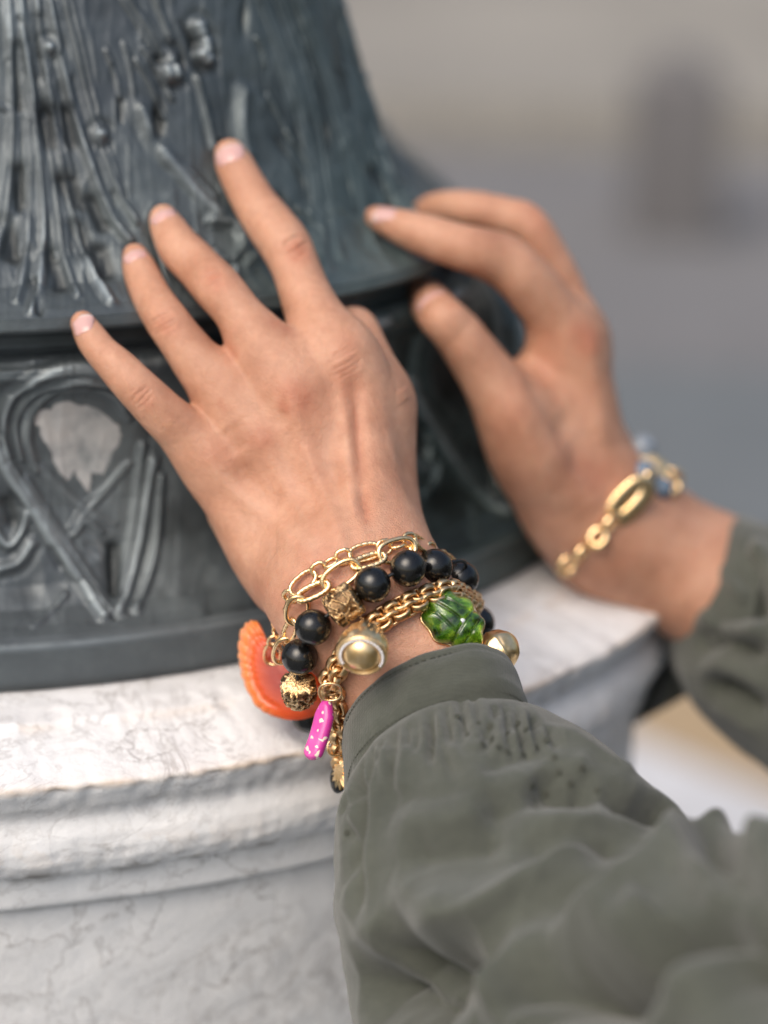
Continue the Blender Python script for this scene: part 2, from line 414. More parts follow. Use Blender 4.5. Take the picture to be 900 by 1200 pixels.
for p_, w_, a_ in [([(96, 500), (98, 540)], .011, -.0016), ([(132, 640), (134, 690)], .0026, -.0030), ([(8, 590), (14, 612)], .004, -.0028), ([(60, 640), (70, 665)], .0014, -.0012),
                   ([(190, 470), (180, 500)], .004, -.0026), ([(30, 690), (50, 735)], .010, -.0010)]: stroke('drum', p_, w_, a_)
PAINT = [(42, 487), (50, 480), (62, 478), (68, 472), (82, 470), (92, 476), (104, 474), (118, 482), (132, 494), (142, 505), (140, 520), (132, 530), (120, 556), (108, 552), (108, 576), (96, 566), (84, 548), (78, 566), (60, 530), (46, 506)]
SCR = [([(46, 548), (70, 572), (106, 600), (132, 616)], .0012), ([(150, 540), (125, 570), (104, 592), (84, 622)], .0012), ([(84, 640), (104, 628), (120, 646)], .001), ([(98, 668), (106, 640), (110, 620)], .001), ([(90, 640), (118, 655)], .001),
       ([(30, 480), (28, 510), (40, 535)], .0013)]

def relief(which, step_deg, step_s, lo, hi, mat_, par):
    prof = PR_FLARE if which == 'flare' else PR_DRUM
    pr = profile(prof, step_s); th = thetas(step_deg, lo, hi)
    s = np.r_[0, np.cumsum(np.linalg.norm(np.diff(pr, axis=0), axis=1))]
    dp = np.gradient(pr, axis=0); dp /= np.linalg.norm(dp, axis=1)[:, None] + 1e-12
    nr = np.stack([-dp[:, 1], dp[:, 0]], 1)
    T, Sg = np.meshgrid(th - AZ, s, indexing='ij'); RR = np.broadcast_to(pr[:, 0], T.shape)
    T = (T + np.pi) % (2 * np.pi) - np.pi
    H = np.zeros(T.shape); HR = np.zeros(T.shape)
    per = PERIOD[which]; t0 = PH.get(which, -per / 2)
    lim = {'flare': (-R_(45), None), 'drum': None}
    for st, w, amp, kind, tp in STROKES[which]:
        span = (st[:, 0].max() + st[:, 0].min()) / 2
        for k in range(-6, 12):
            q = st.copy(); q[:, 0] += k * per
            if q[:, 0].min() > T.max() or q[:, 0].max() < T.min(): continue
            reach = 3.2 * w
            ang = reach / max(.1, q[:, 2].min())
            ti = np.where((T[:, 0] > q[:, 0].min() - ang) & (T[:, 0] < q[:, 0].max() + ang))[0]
            si = np.where((s > q[:, 1].min() - reach) & (s < q[:, 1].max() + reach))[0]
            if len(ti) == 0 or len(si) == 0: continue
            sl = np.ix_(ti, si); a = T[sl] * RR[sl]; z = Sg[sl]; best = np.full(a.shape, 1e9)
            r_ = RR[sl]
            for i in range(len(q) - 1):
                x0, y0 = q[i, 0] * r_, q[i, 1]; dx, dy = (q[i + 1, 0] - q[i, 0]) * r_, q[i + 1, 1] - q[i, 1]
                t = np.clip(((a - x0) * dx + (z - y0) * dy) / (dx * dx + dy * dy + 1e-14), 0, 1)
                best = np.minimum(best, np.hypot(a - x0 - t * dx, z - y0 - t * dy))
            g = (np.exp(-(np.sqrt(best ** 2 + (.22 * w) ** 2) - .22 * w) / (.80 * w)) if amp > 0 and w > .0009 and w != .0024 else np.exp(-(best / w) ** 2)) - .22 * np.exp(-((best - 1.9 * w) / (.7 * w)) ** 2) * (amp > 0)
            h = amp * g
            cur = H[sl]
            H[sl] = np.where(h > 0, np.maximum(cur, h), cur + h) if amp > 0 else cur + h
    n = T.shape
    co = lathe_pts(pr, th)
    x = co.reshape(-1, 3)
    xs = np.stack([(T * RR).ravel() * 3.2, Sg.ravel() * .55, np.zeros(T.size)], 1)
    H += ((1 - np.abs(vnoise(xs, 150, 21))) ** 5 * .00055 + (1 - np.abs(vnoise(xs, 330, 22))) ** 4 * .00022).reshape(n) * (1. if which == 'flare' else .45)
    H += (vnoise(x, 700, 7) * .00010 + vnoise(x, 260, 3) * .00028 + vnoise(x, 70, 4) * .0007).reshape(n)
    nv = np.stack([nr[:, 0][None] * np.cos(th)[:, None], nr[:, 0][None] * np.sin(th)[:, None], np.broadcast_to(nr[:, 1], n)], -1)
    edge = np.minimum(1, np.minimum(s, s[-1] - s) / .004)
    co = co + nv * (H * edge)[..., None]
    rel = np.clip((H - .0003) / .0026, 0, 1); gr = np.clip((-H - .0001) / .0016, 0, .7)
    x = co.reshape(-1, 3)
    paint = np.zeros(len(x)); scr = np.zeros(len(x))
    if which == 'drum':
        v = x - CAMP; dd = v @ fw; px = 450 + F * (v @ rt) / dd; py = 600 - F * (v @ up) / dd
        # the flaked patch of old paint keeps its own outline in the metal's plane (converted once here)
        px2 = px + 3 * vnoise(x, 900, 8); py2 = py + 3 * vnoise(x, 900, 9)
        ins = np.zeros(len(x), bool); pg = PAINT
        for i in range(len(pg)):
            (x1, y1), (x2, y2) = pg[i], pg[i - 1]
            c = ((y1 > py2) != (y2 > py2)) & (px2 < (x2 - x1) * (py2 - y1) / (y2 - y1 + 1e-9) + x1); ins ^= c
        front = (np.abs(np.broadcast_to(T, n).reshape(-1)) < R_(80))
        paint = (ins & front) * .85
        for pl, w in SCR:
            w3 = []
            for q in pl:
                h = cast(BV['drum'], *q)
                if h is not None: w3.append(h[0])
            if len(w3) > 1:
                sel, d, _ = polydist(x, catmull(w3, 20), .006); scr[sel] = np.maximum(scr[sel], np.exp(-(d / w) ** 2))
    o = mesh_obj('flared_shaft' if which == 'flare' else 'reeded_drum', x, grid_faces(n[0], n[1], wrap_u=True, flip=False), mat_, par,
                 attrs={'relief': rel.ravel(), 'grime_shade': gr.ravel(), 'paint': paint, 'scratch': scr})
    return o
lamp = empty('lamp_post_base', (AX[0], AX[1], CAMZ - .3835))
tag(lamp, 'dark green patinated bronze lamp post base with cast leaves, on the white marble', 'lamp post')
PH['flare'] = 0
def own(o, par): o.parent = par; o.matrix_parent_inverse = Matrix.Translation(-par.location); return o
own(relief('flare', .13, .00075, -70, 100, M['bronze'], None), lamp)
own(relief('drum', .12, .00055, -70, 100, M['bronze'], None), lamp)
def plain_lathe(name, prof, par, m_, step=.0015, deg=.5, noise_amp=.0003, extra=None, attrs=None, closed=False):
    pr = profile(prof, step); th = thetas(deg, -75, 105, 3); co = lathe_pts(pr, th); n = co.shape
    x = co.reshape(-1, 3).copy(); ctr = np.array([AX[0], AX[1], 0]); nv = x - ctr; nv[:, 2] = 0; nv /= np.linalg.norm(nv, axis=1)[:, None]
    x += nv * (noise_amp * (vnoise(x, 60, 5) + .5 * vnoise(x, 300, 6)))[:, None]
    at = {'relief': np.zeros(len(x)), 'grime_shade': np.zeros(len(x)), 'paint': np.zeros(len(x)), 'scratch': np.zeros(len(x))}
    if extra: x, a2 = extra(x, pr, th); at.update(a2)
    o = mesh_obj(name, x, grid_faces(n[0], n[1], wrap_u=True), m_, None, attrs=at); own(o, par); return o
plain_lathe('shadow_band', PR_BAND, lamp, M['bronze'], .0008)
def foot_extra(x, pr, th):
    z = x[:, 2] - CAMZ
    return x, {'relief': .75 * np.exp(-((z + .3665) / .0012) ** 2), 'grime_shade': .4 * np.exp(-((z + .382) / .002) ** 2)}
plain_lathe('foot_ring', PR_FOOT, lamp, M['bronze'], .0007, extra=foot_extra, noise_amp=.00025)
# rivet heads round the recessed band
_r = cast(base_bvh(PR_BAND), 428, 332); _a0 = math.atan2(_r[0][1] - AX[1], _r[0][0] - AX[0]) if _r else AZ
for k in range(0, 24):
    a = _a0 + (k - 10) * R_(15.0)
    bm = bmesh.new(); bmesh.ops.create_uvsphere(bm, u_segments=16, v_segments=10, radius=.0050)
    for v in bm.verts: v.co.x *= .75
    me = bpy.data.meshes.new('rivet') if k == 0 else me0
    if k == 0:
        bm.to_mesh(me); me0 = me
        for p in me.polygons: p.use_smooth = True
        me.materials.append(M['bronze'])
    bm.free()
    o = bpy.data.objects.new('rivet', me0); COL.objects.link(o)
    rr = .2735 * float(plan(a, -.2675)); o.location = (AX[0] + rr * math.cos(a), AX[1] + rr * math.sin(a), CAMZ - .2675); o.rotation_euler = (0, 0, a); own(o, lamp)

# ---- marble plinth
PR_MARB = [(.300, -.3836), (.328, -.3846), (.3375, -.3852), (.3405, -.3866), (.366, -.3906), (.3725, -.3915), (.3742, -.3928), (.3736, -.3955), (.3718, -.3985), (.3702, -.402), (.3682, -.4050), (.3675, -.4080),
           (.3685, -.4105), (.3705, -.4140), (.3716, -.4185), (.3712, -.4235), (.3692, -.4275), (.3662, -.4305), (.3635, -.4315), (.3622, -.4335), (.3617, -.4445), (.3602, -.4465), (.3568, -.4472), (.3556, -.4490),
           (.3552, -.470), (.355, -.53), (.3548, -.60)]
PR_MARB2 = [(.3548, -.60), (.352, -.9), (.348, -1.18), (.352, -1.20), (.38, -1.23), (.385, -1.25), (.385, -1.33), (.60, -1.333), (.605, -1.34), (.605, -1.45)]
plinth = empty('marble_plinth', (AX[0], AX[1], 0)); tag(plinth, 'round white weathered marble plinth with moulded rim and cracks under the bronze lamp post', 'plinth')
def marb_extra(x, pr, th):
    n = (len(th), len(pr)); z = (x[:, 2] - CAMZ).reshape(n); r = np.broadcast_to(pr[:, 0], n)
    ang = np.broadcast_to(th[:, None], n)
    q = np.stack([ang * .37, z, np.zeros(n)], -1).reshape(-1, 3)
    crumb = (vnoise(q, 160, 11) + .6 * vnoise(q, 420, 12) + .4 * vnoise(q, 900, 14)).reshape(n)
    def band(z0, w): return np.exp(-((z - z0) / w) ** 2)
    d = -.0011 * np.clip(crumb, -.2, 2) * band(-.3945, .0028) - .0011 * np.clip(crumb, 0, 2) * band(-.403, .006) + .0005 * crumb * band(-.425, .01)
    d += -.0008 * np.clip(vnoise(q, 90, 13).reshape(n), 0, 2) * band(-.4465, .003)
    nx = x - np.array([AX[0], AX[1], 0]); nx[:, 2] = 0; nx /= np.linalg.norm(nx, axis=1)[:, None]
    x = x + nx * d.reshape(-1)[:, None]
    x[:, 2] += (-.0004 * np.clip(crumb, -.5, 2) * (r > .33) * (z > -.394)).reshape(-1)
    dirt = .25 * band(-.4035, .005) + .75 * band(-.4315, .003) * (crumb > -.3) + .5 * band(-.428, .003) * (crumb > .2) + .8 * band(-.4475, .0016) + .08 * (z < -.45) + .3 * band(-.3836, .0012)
    och = .75 * band(-.3932, .0014) + .35 * band(-.3862, .0007) * (crumb > -.2) + .22 * band(-.42, .005) * (crumb > .3)
    return x, {'ochre': och.reshape(-1), 'dirt': np.clip(dirt, 0, 1).reshape(-1)}
plain_lathe('moulded_rim', PR_MARB, plinth, M['marble'], .0011, .2, .0004, marb_extra)
def m2_extra(x, pr, th): return x, {'ochre': np.zeros(len(x)), 'dirt': np.full(len(x), .08)}
plain_lathe('plinth_body', PR_MARB2, plinth, M['marble'], .02, 1.5, .0005, m2_extra)

# ---- ground and what stands far behind
def stone_mat(name, c0, c1, scale=2., rough=.8):
    m_, nt, b = mat(name, rough=rough); n = noise(nt, scale, 5); n2 = noise(nt, scale * 14, 4)
    c = ramp(nt, n.outputs['Fac'], [(.35, c0), (.65, c1)]).outputs[0]
    c = mix(nt, .3, c, ramp(nt, n2.outputs['Fac'], [(.3, (.6,) * 3), (.7, (1.2,) * 3)]).outputs[0], 'MULTIPLY')
    nt.links.new(c, b.inputs['Base Color']); bump(nt, b, n2.outputs['Fac'], .4, .01); return m_
M['paving'] = stone_mat('grey_trachyte_paving', (.125, .140, .150), (.15, .165, .175), 1.2)
M['paving2'] = stone_mat('grey_paving', (.158, .156, .160), (.193, .19, .194), .9)
M['beige'] = stone_mat('beige_stone', (.235, .222, .20), (.31, .292, .262), 1.1)
M['tan'] = stone_mat('tan_stone', (.36, .26, .155), (.42, .31, .19), 1.1)
M['pale'] = stone_mat('pale_stone', (.52, .52, .53), (.66, .66, .68), 1.5)
M['pillar'] = stone_mat('dark_pillar_stone', (.135, .130, .133), (.16, .154, .157), 2)
def box(bm, lo, hi, bev=0):
    r = bmesh.ops.create_cube(bm, size=1)
    for v in r['verts']: v.co = Vector([lo[i] + (v.co[i] + .5) * (hi[i] - lo[i]) for i in range(3)])
    if bev: bmesh.ops.bevel(bm, geom=list({e for v in r['verts'] for e in v.link_edges}), offset=bev, segments=2, affect='EDGES')
def bm_obj(name, bm, m_, par=None, smooth=False):
    me = bpy.data.meshes.new(name); bm.to_mesh(me); bm.free()
    if smooth:
        for p in me.polygons: p.use_smooth = True
    me.materials.append(m_); o = bpy.data.objects.new(name, me); COL.objects.link(o)
    if par: own(o, par)
    return o
bm = bmesh.new(); bmesh.ops.create_grid(bm, x_segments=2, y_segments=2, size=150)
tag(bm_obj('ground', bm, M['paving']), kind='structure')
def gpt(px, py, z=0.):
    o, v = ray(px, py); t = (z - o[2]) / v[2]; return o + t * v
def slab(name, pts, z, th, m_):
    bm = bmesh.new(); t = [bm.verts.new((p[0], p[1], z)) for p in pts]; b_ = [bm.verts.new((p[0], p[1], z - th)) for p in pts]
    bm.faces.new(t); bm.faces.new(b_[::-1])
    n = len(pts)
    for i in range(n): bm.faces.new([t[i], b_[i], b_[(i + 1) % n], t[(i + 1) % n]])
    bmesh.ops.recalc_face_normals(bm, faces=bm.faces)
    return bm_obj(name, bm, m_)
tag(slab('paved_square', [(-9, 4.42), (9, 4.30), (9, 6.0), (-9, 6.2)], .004, .05, M['paving2']), kind='structure')
tag(slab('stone_pavement', [(-12, 6.2), (12, 6.0), (12, 16), (-12, 16)], .12, .14, M['beige']), kind='structure')
a, b_ = gpt(560, 790), gpt(1000, 975); dv = nrm(b_ - a); pv = np.array([dv[1], -dv[0], 0])
if pv[1] > 0: pv = -pv
tag(slab('white_paving_band', [a - dv * .5, b_ + dv * 3, b_ + dv * 3 + pv * .55, a - dv * .5 + pv * .55], .004, .05, M['pale']), kind='structure')
tag(slab('tan_paving_band', [a - dv * .5 - pv * .004, b_ + dv * 3 - pv * .004, b_ + dv * 3 - pv * .5, a - dv * .5 - pv * .5], .004, .05, M['tan']), kind='structure')
bm = bmesh.new(); q = gpt(790, 285)
box(bm, (q[0] - .10, q[1], 0), (q[0] + .10, q[1] + .17, .36), .012)
bmesh.ops.create_cone(bm, cap_ends=True, segments=24, radius1=.07, radius2=.045, depth=.05, matrix=Matrix.Translation((q[0], q[1] + .085, .385)))
tag(bm_obj('stone_bollard', bm, M['pillar']), 'low dark stone bollard standing on the blurred square in the background', 'bollard')
# palace wall that closes the square, well above the frame
wall = empty('palace_wall', (0, 16, 0)); tag(wall, 'long pale stone palace front far behind the square', 'building')
bm = bmesh.new(); box(bm, (-14, 16.3, 0), (14, 17, 9)); bm_obj('wall', bm, M['beige'], wall)
bm = bmesh.new(); box(bm, (-14.2, 16.05, 0), (14.2, 16.297, .6), .02); bm_obj('socle', bm, M['pale'], wall)
for k in range(9):
    bm = bmesh.new(); box(bm, (-12.6 + k * 3, 16.1, .602), (-12.15 + k * 3, 16.296, 6.5), .02); bm_obj('pilaster', bm, M['pale'], wall)
bm = bmesh.new(); box(bm, (-14.3, 15.9, 6.503), (14.3, 16.297, 6.9), .05); bm_obj('cornice', bm, M['pale'], wall)

# ================================================================== PERSON: two hands and forearms
def skin_mat():
    m_, nt, b = mat('skin', rough=.46)
    n1 = noise(nt, 55, 4, .6); n2 = noise(nt, 1400, 3, .6); n3 = noise(nt, 380, 5, .65, dist=.5)
    c = ramp(nt, n1.outputs['Fac'], [(.32, (.455, .222, .138)), (.5, (.545, .284, .183)), (.7, (.61, .340, .228))]).outputs[0]
    c = mix(nt, math_(nt, 'MULTIPLY', attr(nt, 'red'), .75, True), c, (.44, .150, .085))
    c = mix(nt, math_(nt, 'MULTIPLY', attr(nt, 'pale'), .5, True), c, (.66, .40, .28))
    c = mix(nt, math_(nt, 'MULTIPLY', attr(nt, 'vein'), .22, True), c, (.33, .24, .19))
    c = mix(nt, .25, c, ramp(nt, n3.outputs['Fac'], [(.3, (.72, .62, .58)), (.6, (1.08, 1.08, 1.08))]).outputs[0], 'MULTIPLY')
    nt.links.new(c, b.inputs['Base Color'])
    b.inputs['Subsurface Weight'].default_value = .3; b.inputs['Subsurface Radius'].default_value = (1., .35, .18); b.inputs['Subsurface Scale'].default_value = .0018
    b.inputs['Specular IOR Level'].default_value = .4
    # fine cross-hatched skin texture
    v = nt.nodes.new('ShaderNodeTexVoronoi'); v.inputs['Scale'].default_value = 1100; v.feature = 'DISTANCE_TO_EDGE'
    tc = nt.nodes.new('ShaderNodeTexCoord'); nt.links.new(tc.outputs['Object'], v.inputs['Vector'])
    p = bump(nt, b, v.outputs['Distance'], .45, .0005); p = bump(nt, b, n3.outputs['Fac'], .55, .0008, p); bump(nt, b, n2.outputs['Fac'], .15, .0003, p)
    return m_
M['skin'] = skin_mat()
BVALL = base_bvh(PR_FLARE + PR_BAND[1:] + PR_DRUM[1:] + PR_FOOT[1:])
bz = {k: cast(BVALL, *k) for k in [(268, 175), (190, 250), (155, 297), (95, 376), (430, 250), (492, 245), (495, 338)]}
def surf(k): return depth_of(bz[k][0])
def TP(seq):   # (px, py, depth, radius_px)
    return [P(a, b_, d) for a, b_, d, r in seq], [mpx(r, d) for a, b_, d, r in seq]
dI, dM, dR, dP = surf((268, 175)), surf((190, 250)), surf((155, 297)), surf((95, 376))
L = dict(
 index=[(269, 181, dI - .0045, 19), (276, 196, dI - .008, 24), (289, 220, dI - .0110, 26.5), (302, 243, dI - .0145, 28), (320, 268, .5 * (dI - .0185) + .435, 31), (334, 287, .8655, 32.5), (346, 312, .862, 30.5), (358, 345, .858, 31.5), (374, 380, .852, 36), (396, 418, .846, 41)],
 middle=[(192, 256, dM - .004, 17), (199, 270, dM - .0075, 22.5), (212, 292, dM - .0130, 27.5), (234, 315, .5 * (dM - .021) + .428, 29), (255, 337, .8455, 31.5), (276, 363, .8425, 30), (300, 398, .841, 33), (322, 430, .840, 39), (344, 466, .841, 41)],
 ring=[(158, 300, dR - .003, 15.5), (164, 316, dR - .007, 21), (177, 345, .852, 24.5), (193, 372, .842, 28), (212, 399, .8395, 28.5), (236, 430, .8395, 31.5), (268, 470, .840, 36), (304, 514, .842, 39)],
 pinky=[(97, 379, dP - .0035, 15.5), (107, 396, dP - .0065, 20.5), (119, 412, .832, 22), (139, 432, .830, 24.5), (162, 456, .829, 27), (190, 484, .832, 28), (218, 510, .837, 31), (250, 540, .842, 35)],
 thumb=[(402, 392, .905, 20), (408, 386, .892, 24), (418, 386, .877, 26), (430, 410, .868, 27), (441, 440, .862, 31), (450, 470, .858, 33.5), (452, 510, .855, 33), (452, 570, .848, 34), (450, 640, .832, 38)],
)
Rt = dict(
 index=[(440, 254, None, 14), (458, 261, -.0065, 19), (482, 270, -.009, 24), (510, 280, -.0110, 27), (550, 292, -.0120, 29.5), (588, 304, .914, 33), (612, 324, .917, 33), (640, 358, .925, 34), (668, 402, .935, 38)],
 middle=[(492, 250, None, 14), (510, 243, -.008, 19), (548, 245, .945, 23), (590, 254, .943, 24), (618, 264, .942, 25.5), (638, 296, .945, 26), (662, 348, .950, 28), (676, 400, .955, 34)],
 ring=[(505, 262, .962, 15), (550, 262, .965, 21), (605, 280, .965, 23), (650, 350, .970, 27), (680, 420, .972, 32)],
 pinky=[(515, 290, .975, 15), (560, 290, .98, 19), (610, 310, .982, 20), (650, 380, .985, 25), (680, 440, .985, 30)],
 thumb=[(494, 341, None, 17), (501, 352, -.006, 25), (516, 370, .905, 28), (537, 392, .905, 30.5), (560, 424, .910, 33), (580, 452, .914, 38), (600, 484, .918, 45), (624, 540, .928, 50), (664, 600, .945, 46)],
)
def fix(seq, d0):
    out = []
    for a, b_, d, r in seq:
        if d is None: d = d0 - .004
        elif d < 0: d = d0 + d
        out.append((a, b_, d, r))
    return out
Rt['index'] = fix(Rt['index'], surf((430, 250))); Rt['middle'] = fix(Rt['middle'], surf((492, 245))); Rt['thumb'] = fix(Rt['thumb'], surf((495, 338)))

def slim(seq, k): return [(a_, b_, d, r * (k if i < len(seq) - 3 else 1 - (1 - k) * .5)) for i, (a_, b_, d, r) in enumerate(seq)]
def build_hand(fing, palm, arm, h, kf=.010, kpalm=.012, karm=.02):
    allp = []
    for seq in list(fing.values()) + palm + arm:
        pts, rad = TP(seq); allp += [np.r_[p - r, p + r] for p, r in zip(pts, rad)]
    allp = np.array(allp); lo = allp[:, :3].min(0) - .006; hi = allp[:, 3:].max(0) + .006
    fld = Field(lo, hi, h)
    for seq in palm: fld.add(*TP(seq), k=kpalm)
    af = fld.like()
    for seq in arm: af.add(*TP(seq), k=karm)
    fld.merge(af, karm)
    ff = fld.like()
    for n, seq in fing.items(): ff.add(*TP(seq), k=0 if n == 'thumb' else .0012)
    fld.merge(ff, kf)
    return fld
palmL = [
 [(396, 418, .846, 41), (415, 480, .843, 42), (430, 560, .833, 42), (440, 650, .818, 46)],
 [(344, 466, .839, 41), (368, 530, .838, 42), (392, 600, .832, 44), (418, 680, .815, 50)],
 [(304, 514, .843, 39), (335, 570, .841, 42), (368, 630, .833, 45), (402, 695, .815, 50)],
 [(250, 540, .842, 35), (276, 585, .843, 38), (318, 645, .838, 42), (384, 705, .817, 50)],
 [(300, 400, .842, 20), (285, 460, .845, 26), (330, 440, .843, 26), (240, 500, .849, 20)],
 [(280, 600, .860, 36), (340, 680, .845, 46)],
 [(440, 470, .853, 28), (440, 560, .850, 34), (445, 640, .838, 42)],
 [(372, 408, .843, 18), (402, 440, .845, 30), (436, 470, .853, 28)],
]
armL = [[(388, 698, .817, 57), (420, 758, .811, 54), (464, 824, .809, 56), (540, 960, .800, 76), (670, 1160, .775, 92)],
        [(446, 660, .820, 50), (478, 716, .814, 62), (522, 800, .808, 62), (580, 920, .800, 70), (710, 1130, .775, 94)]]
palmR = [
 [(668, 402, .935, 38), (682, 460, .938, 37), (694, 530, .945, 40), (712, 600, .955, 52)],
 [(676, 400, .955, 34), (692, 460, .955, 30), (700, 530, .96, 36), (722, 600, .965, 50)],
 [(680, 440, .985, 32), (690, 520, .98, 34), (715, 600, .975, 46)],
 [(640, 440, .945, 34), (660, 500, .945, 42), (684, 570, .95, 48)],
 [(610, 445, .930, 22), (640, 480, .935, 36), (665, 550, .945, 46)],
 [(664, 600, .945, 46), (700, 640, .955, 52)],
]
armR = [[(712, 608, .955, 52), (745, 640, .96, 58), (820, 690, .965, 66), (930, 745, .97, 78), (1080, 800, .965, 92)],
        [(718, 590, .975, 52), (752, 622, .975, 58), (830, 665, .98, 66), (940, 720, .985, 78), (1080, 780, .98, 92)]]
L = {n: slim(q, .94) for n, q in L.items()}; Rt = {n: slim(q, .95) for n, q in Rt.items()}
fL = build_hand(L, palmL, armL, .0007)
coL, fcL = fL.mesh(4)
fR = build_hand(Rt, palmR, armR, .0015, kf=.010)
coR, fcR = fR.mesh(3)

def skin_detail(co, fc, strokes, reds, pales, veins, bones, seed):
    nv = vnormals(co, fc); bv = bvh_raw(co, fc)
    H = np.zeros(len(co)); red = np.zeros(len(co)); pale = np.zeros(len(co)); ven = np.zeros(len(co))
    def onsurf(pts, n=None):
        q = [h[0] for h in (cast(bv, *p) for p in pts) if h is not None]
        return catmull(q, n or max(2, len(q) * 4)) if len(q) > 1 else (np.array(q * 2) if q else None)
    for pts, w, amp in strokes:
        pl = onsurf(pts)
        if pl is None: continue
        sel, d, t = polydist(co, pl, 3.2 * w); tp = np.minimum(1, np.minimum(t, 1 - t) / .18 + (.25 if amp > 0 else .0)) if np.hypot(pts[0][0] - pts[-1][0], pts[0][1] - pts[-1][1]) > 14 else 1.
        H[sel] += amp * np.exp(-(d / w) ** 2) * tp
    for arr, src in ((red, reds), (pale, pales), (ven, veins)):
        for pts, w, k in src:
            pl = onsurf(pts if len(pts) > 1 else [pts[0], (pts[0][0] + 1, pts[0][1] + 1)])
            if pl is None: continue
            sel, d, t = polydist(co, pl, 2.6 * w); arr[sel] = np.maximum(arr[sel], k * np.exp(-(d / w) ** 2))
    H += vnoise(co, 900, seed + 3) * .00003 + vnoise(co, 500, seed) * .00008 + vnoise(co, 180, seed + 1) * .00016
    return co + nv * H[:, None], red, pale, ven
def pip(cx, cy, ang, w, n=4, amp=-.00030, gap=4.2, bend=.18):
    """folded skin over a finger joint: short arcs across the finger"""
    out = []; a = math.radians(ang); u = np.array([math.cos(a), math.sin(a)]); v = np.array([-u[1], u[0]])
    for k in range(n):
        f = (k - (n - 1) / 2); ww = w * (1 - .12 * abs(f)) * random.uniform(.8, 1.05); o = f * gap + random.uniform(-.8, .8)
        out.append(([tuple(np.array([cx, cy]) + u * s_ * ww + v * (o + np.sign(f or 1) * bend * ww * (1 - s_ * s_) * .5)) for s_ in (-1, -.5, 0, .5, 1)], mpx(1.9, .85), 1.5 * amp * random.uniform(.6, 1.1)))
    return out
random.seed(11)
stL = []
stL += pip(346, 290, -33, 20, 5, -.00042, 4.6, .3) + pip(250, 328, -33, 20, 4, -.00034, 4.4, .25) + pip(191, 378, -28, 20, 4, -.00030, 4.2) + pip(167, 466, -44, 17, 3, -.00032, 5)
stL += pip(294, 219, -33, 16, 2, -.00016, 4) + pip(207, 283, -30, 15, 2, -.00014, 4) + pip(123, 415, -42, 13, 2, -.00018, 4) + pip(165, 330, -22, 14, 2, -.00012, 4)
stL += pip(404, 425, -30, 24, 5, -.00022, 6, .2)
mm = .001
stL += [([(340, 455), (352, 500), (372, 560), (396, 620), (414, 670)], 3.2 * mm, .0010), ([(398, 440), (408, 520), (412, 590), (432, 650)], 2.6 * mm, .0011),
        ([(300, 510), (328, 560), (362, 620), (392, 675)], 3.0 * mm, .0007), ([(252, 550), (292, 590), (340, 630), (372, 655)], 3.2 * mm, .0011),
        ([(412, 436), (418, 470), (421, 530), (428, 600), (433, 625)], 2.4 * mm, -.0015), ([(372, 500), (388, 560), (402, 610)], 3.5 * mm, -.0008), ([(322, 520), (348, 560), (376, 610)], 3.2 * mm, -.0006),
        ([(276, 540), (306, 575), (352, 618)], 3. * mm, -.0006), ([(265, 500), (285, 530)], 4 * mm, -.0007), ([(330, 480), (322, 500)], 3 * mm, -.0004),
        ([(342, 462), (345, 466)], 5.5 * mm, .0009), ([(302, 508), (306, 512)], 5.2 * mm, .0008), ([(250, 538), (254, 543)], 5.2 * mm, .0006), ([(399, 418), (402, 424)], 5.5 * mm, .0007),
        ([(470, 455), (476, 470)], 4 * mm, .0006), ([(306, 672), (318, 655), (326, 640)], 1.1 * mm, -.0003), ([(312, 690), (328, 668)], 1.0 * mm, -.0002), ([(345, 655), (370, 660)], 2.4 * mm, .0006)]
rdL = [([(342, 458), (352, 468)], 6 * mm, .9), ([(332, 474), (336, 478)], 2.6 * mm, 1.), ([(304, 508), (308, 512)], 4.5 * mm, .75), ([(348, 290), (350, 296)], 4.6 * mm, .9), ([(250, 326), (254, 332)], 4.2 * mm, .7), ([(192, 378), (196, 384)], 4 * mm, .6),
       ([(168, 464), (172, 470)], 3.6 * mm, .55), ([(408, 410), (404, 440), (412, 460)], 5 * mm, .5), ([(254, 532), (258, 540)], 5 * mm, .35), ([(322, 378), (332, 384)], 3 * mm, .6), ([(206, 450), (215, 458)], 4 * mm, .4),
       ([(268, 405), (275, 415)], 2.5 * mm, .6), ([(412, 450), (420, 520), (430, 610)], 1.6 * mm, .55), ([(370, 650), (385, 700)], 8 * mm, .4), ([(300, 690), (330, 705)], 6 * mm, .4), ([(263, 480), (258, 472)], 1.2 * mm, .5), ([(343, 690), (440, 720)], 9 * mm, .35)]
plL = [([(255, 553), (300, 590), (350, 628), (370, 640)], 3. * mm, .8), ([(300, 500), (290, 470)], 5 * mm, .5), ([(407, 520), (410, 590)], 2.4 * mm, .7), ([(340, 440), (335, 420)], 4 * mm, .5), ([(445, 430), (462, 470)], 7 * mm, .5), ([(420, 365), (430, 395)], 5 * mm, .6),
       ([(345, 270), (342, 278)], 2.4 * mm, .8), ([(300, 235), (322, 262)], 4 * mm, .3)]
vnL = [([(385, 500), (380, 540), (402, 600), (408, 640)], 2.2 * mm, .7), ([(330, 540), (352, 600), (372, 650)], 2. * mm, .5), ([(440, 500), (452, 560), (448, 620)], 2.4 * mm, .6), ([(290, 610), (320, 650)], 2.6 * mm, .5)]
coL, redL, paleL, venL = skin_detail(coL, fcL, stL, rdL, plL, vnL, None, 40)
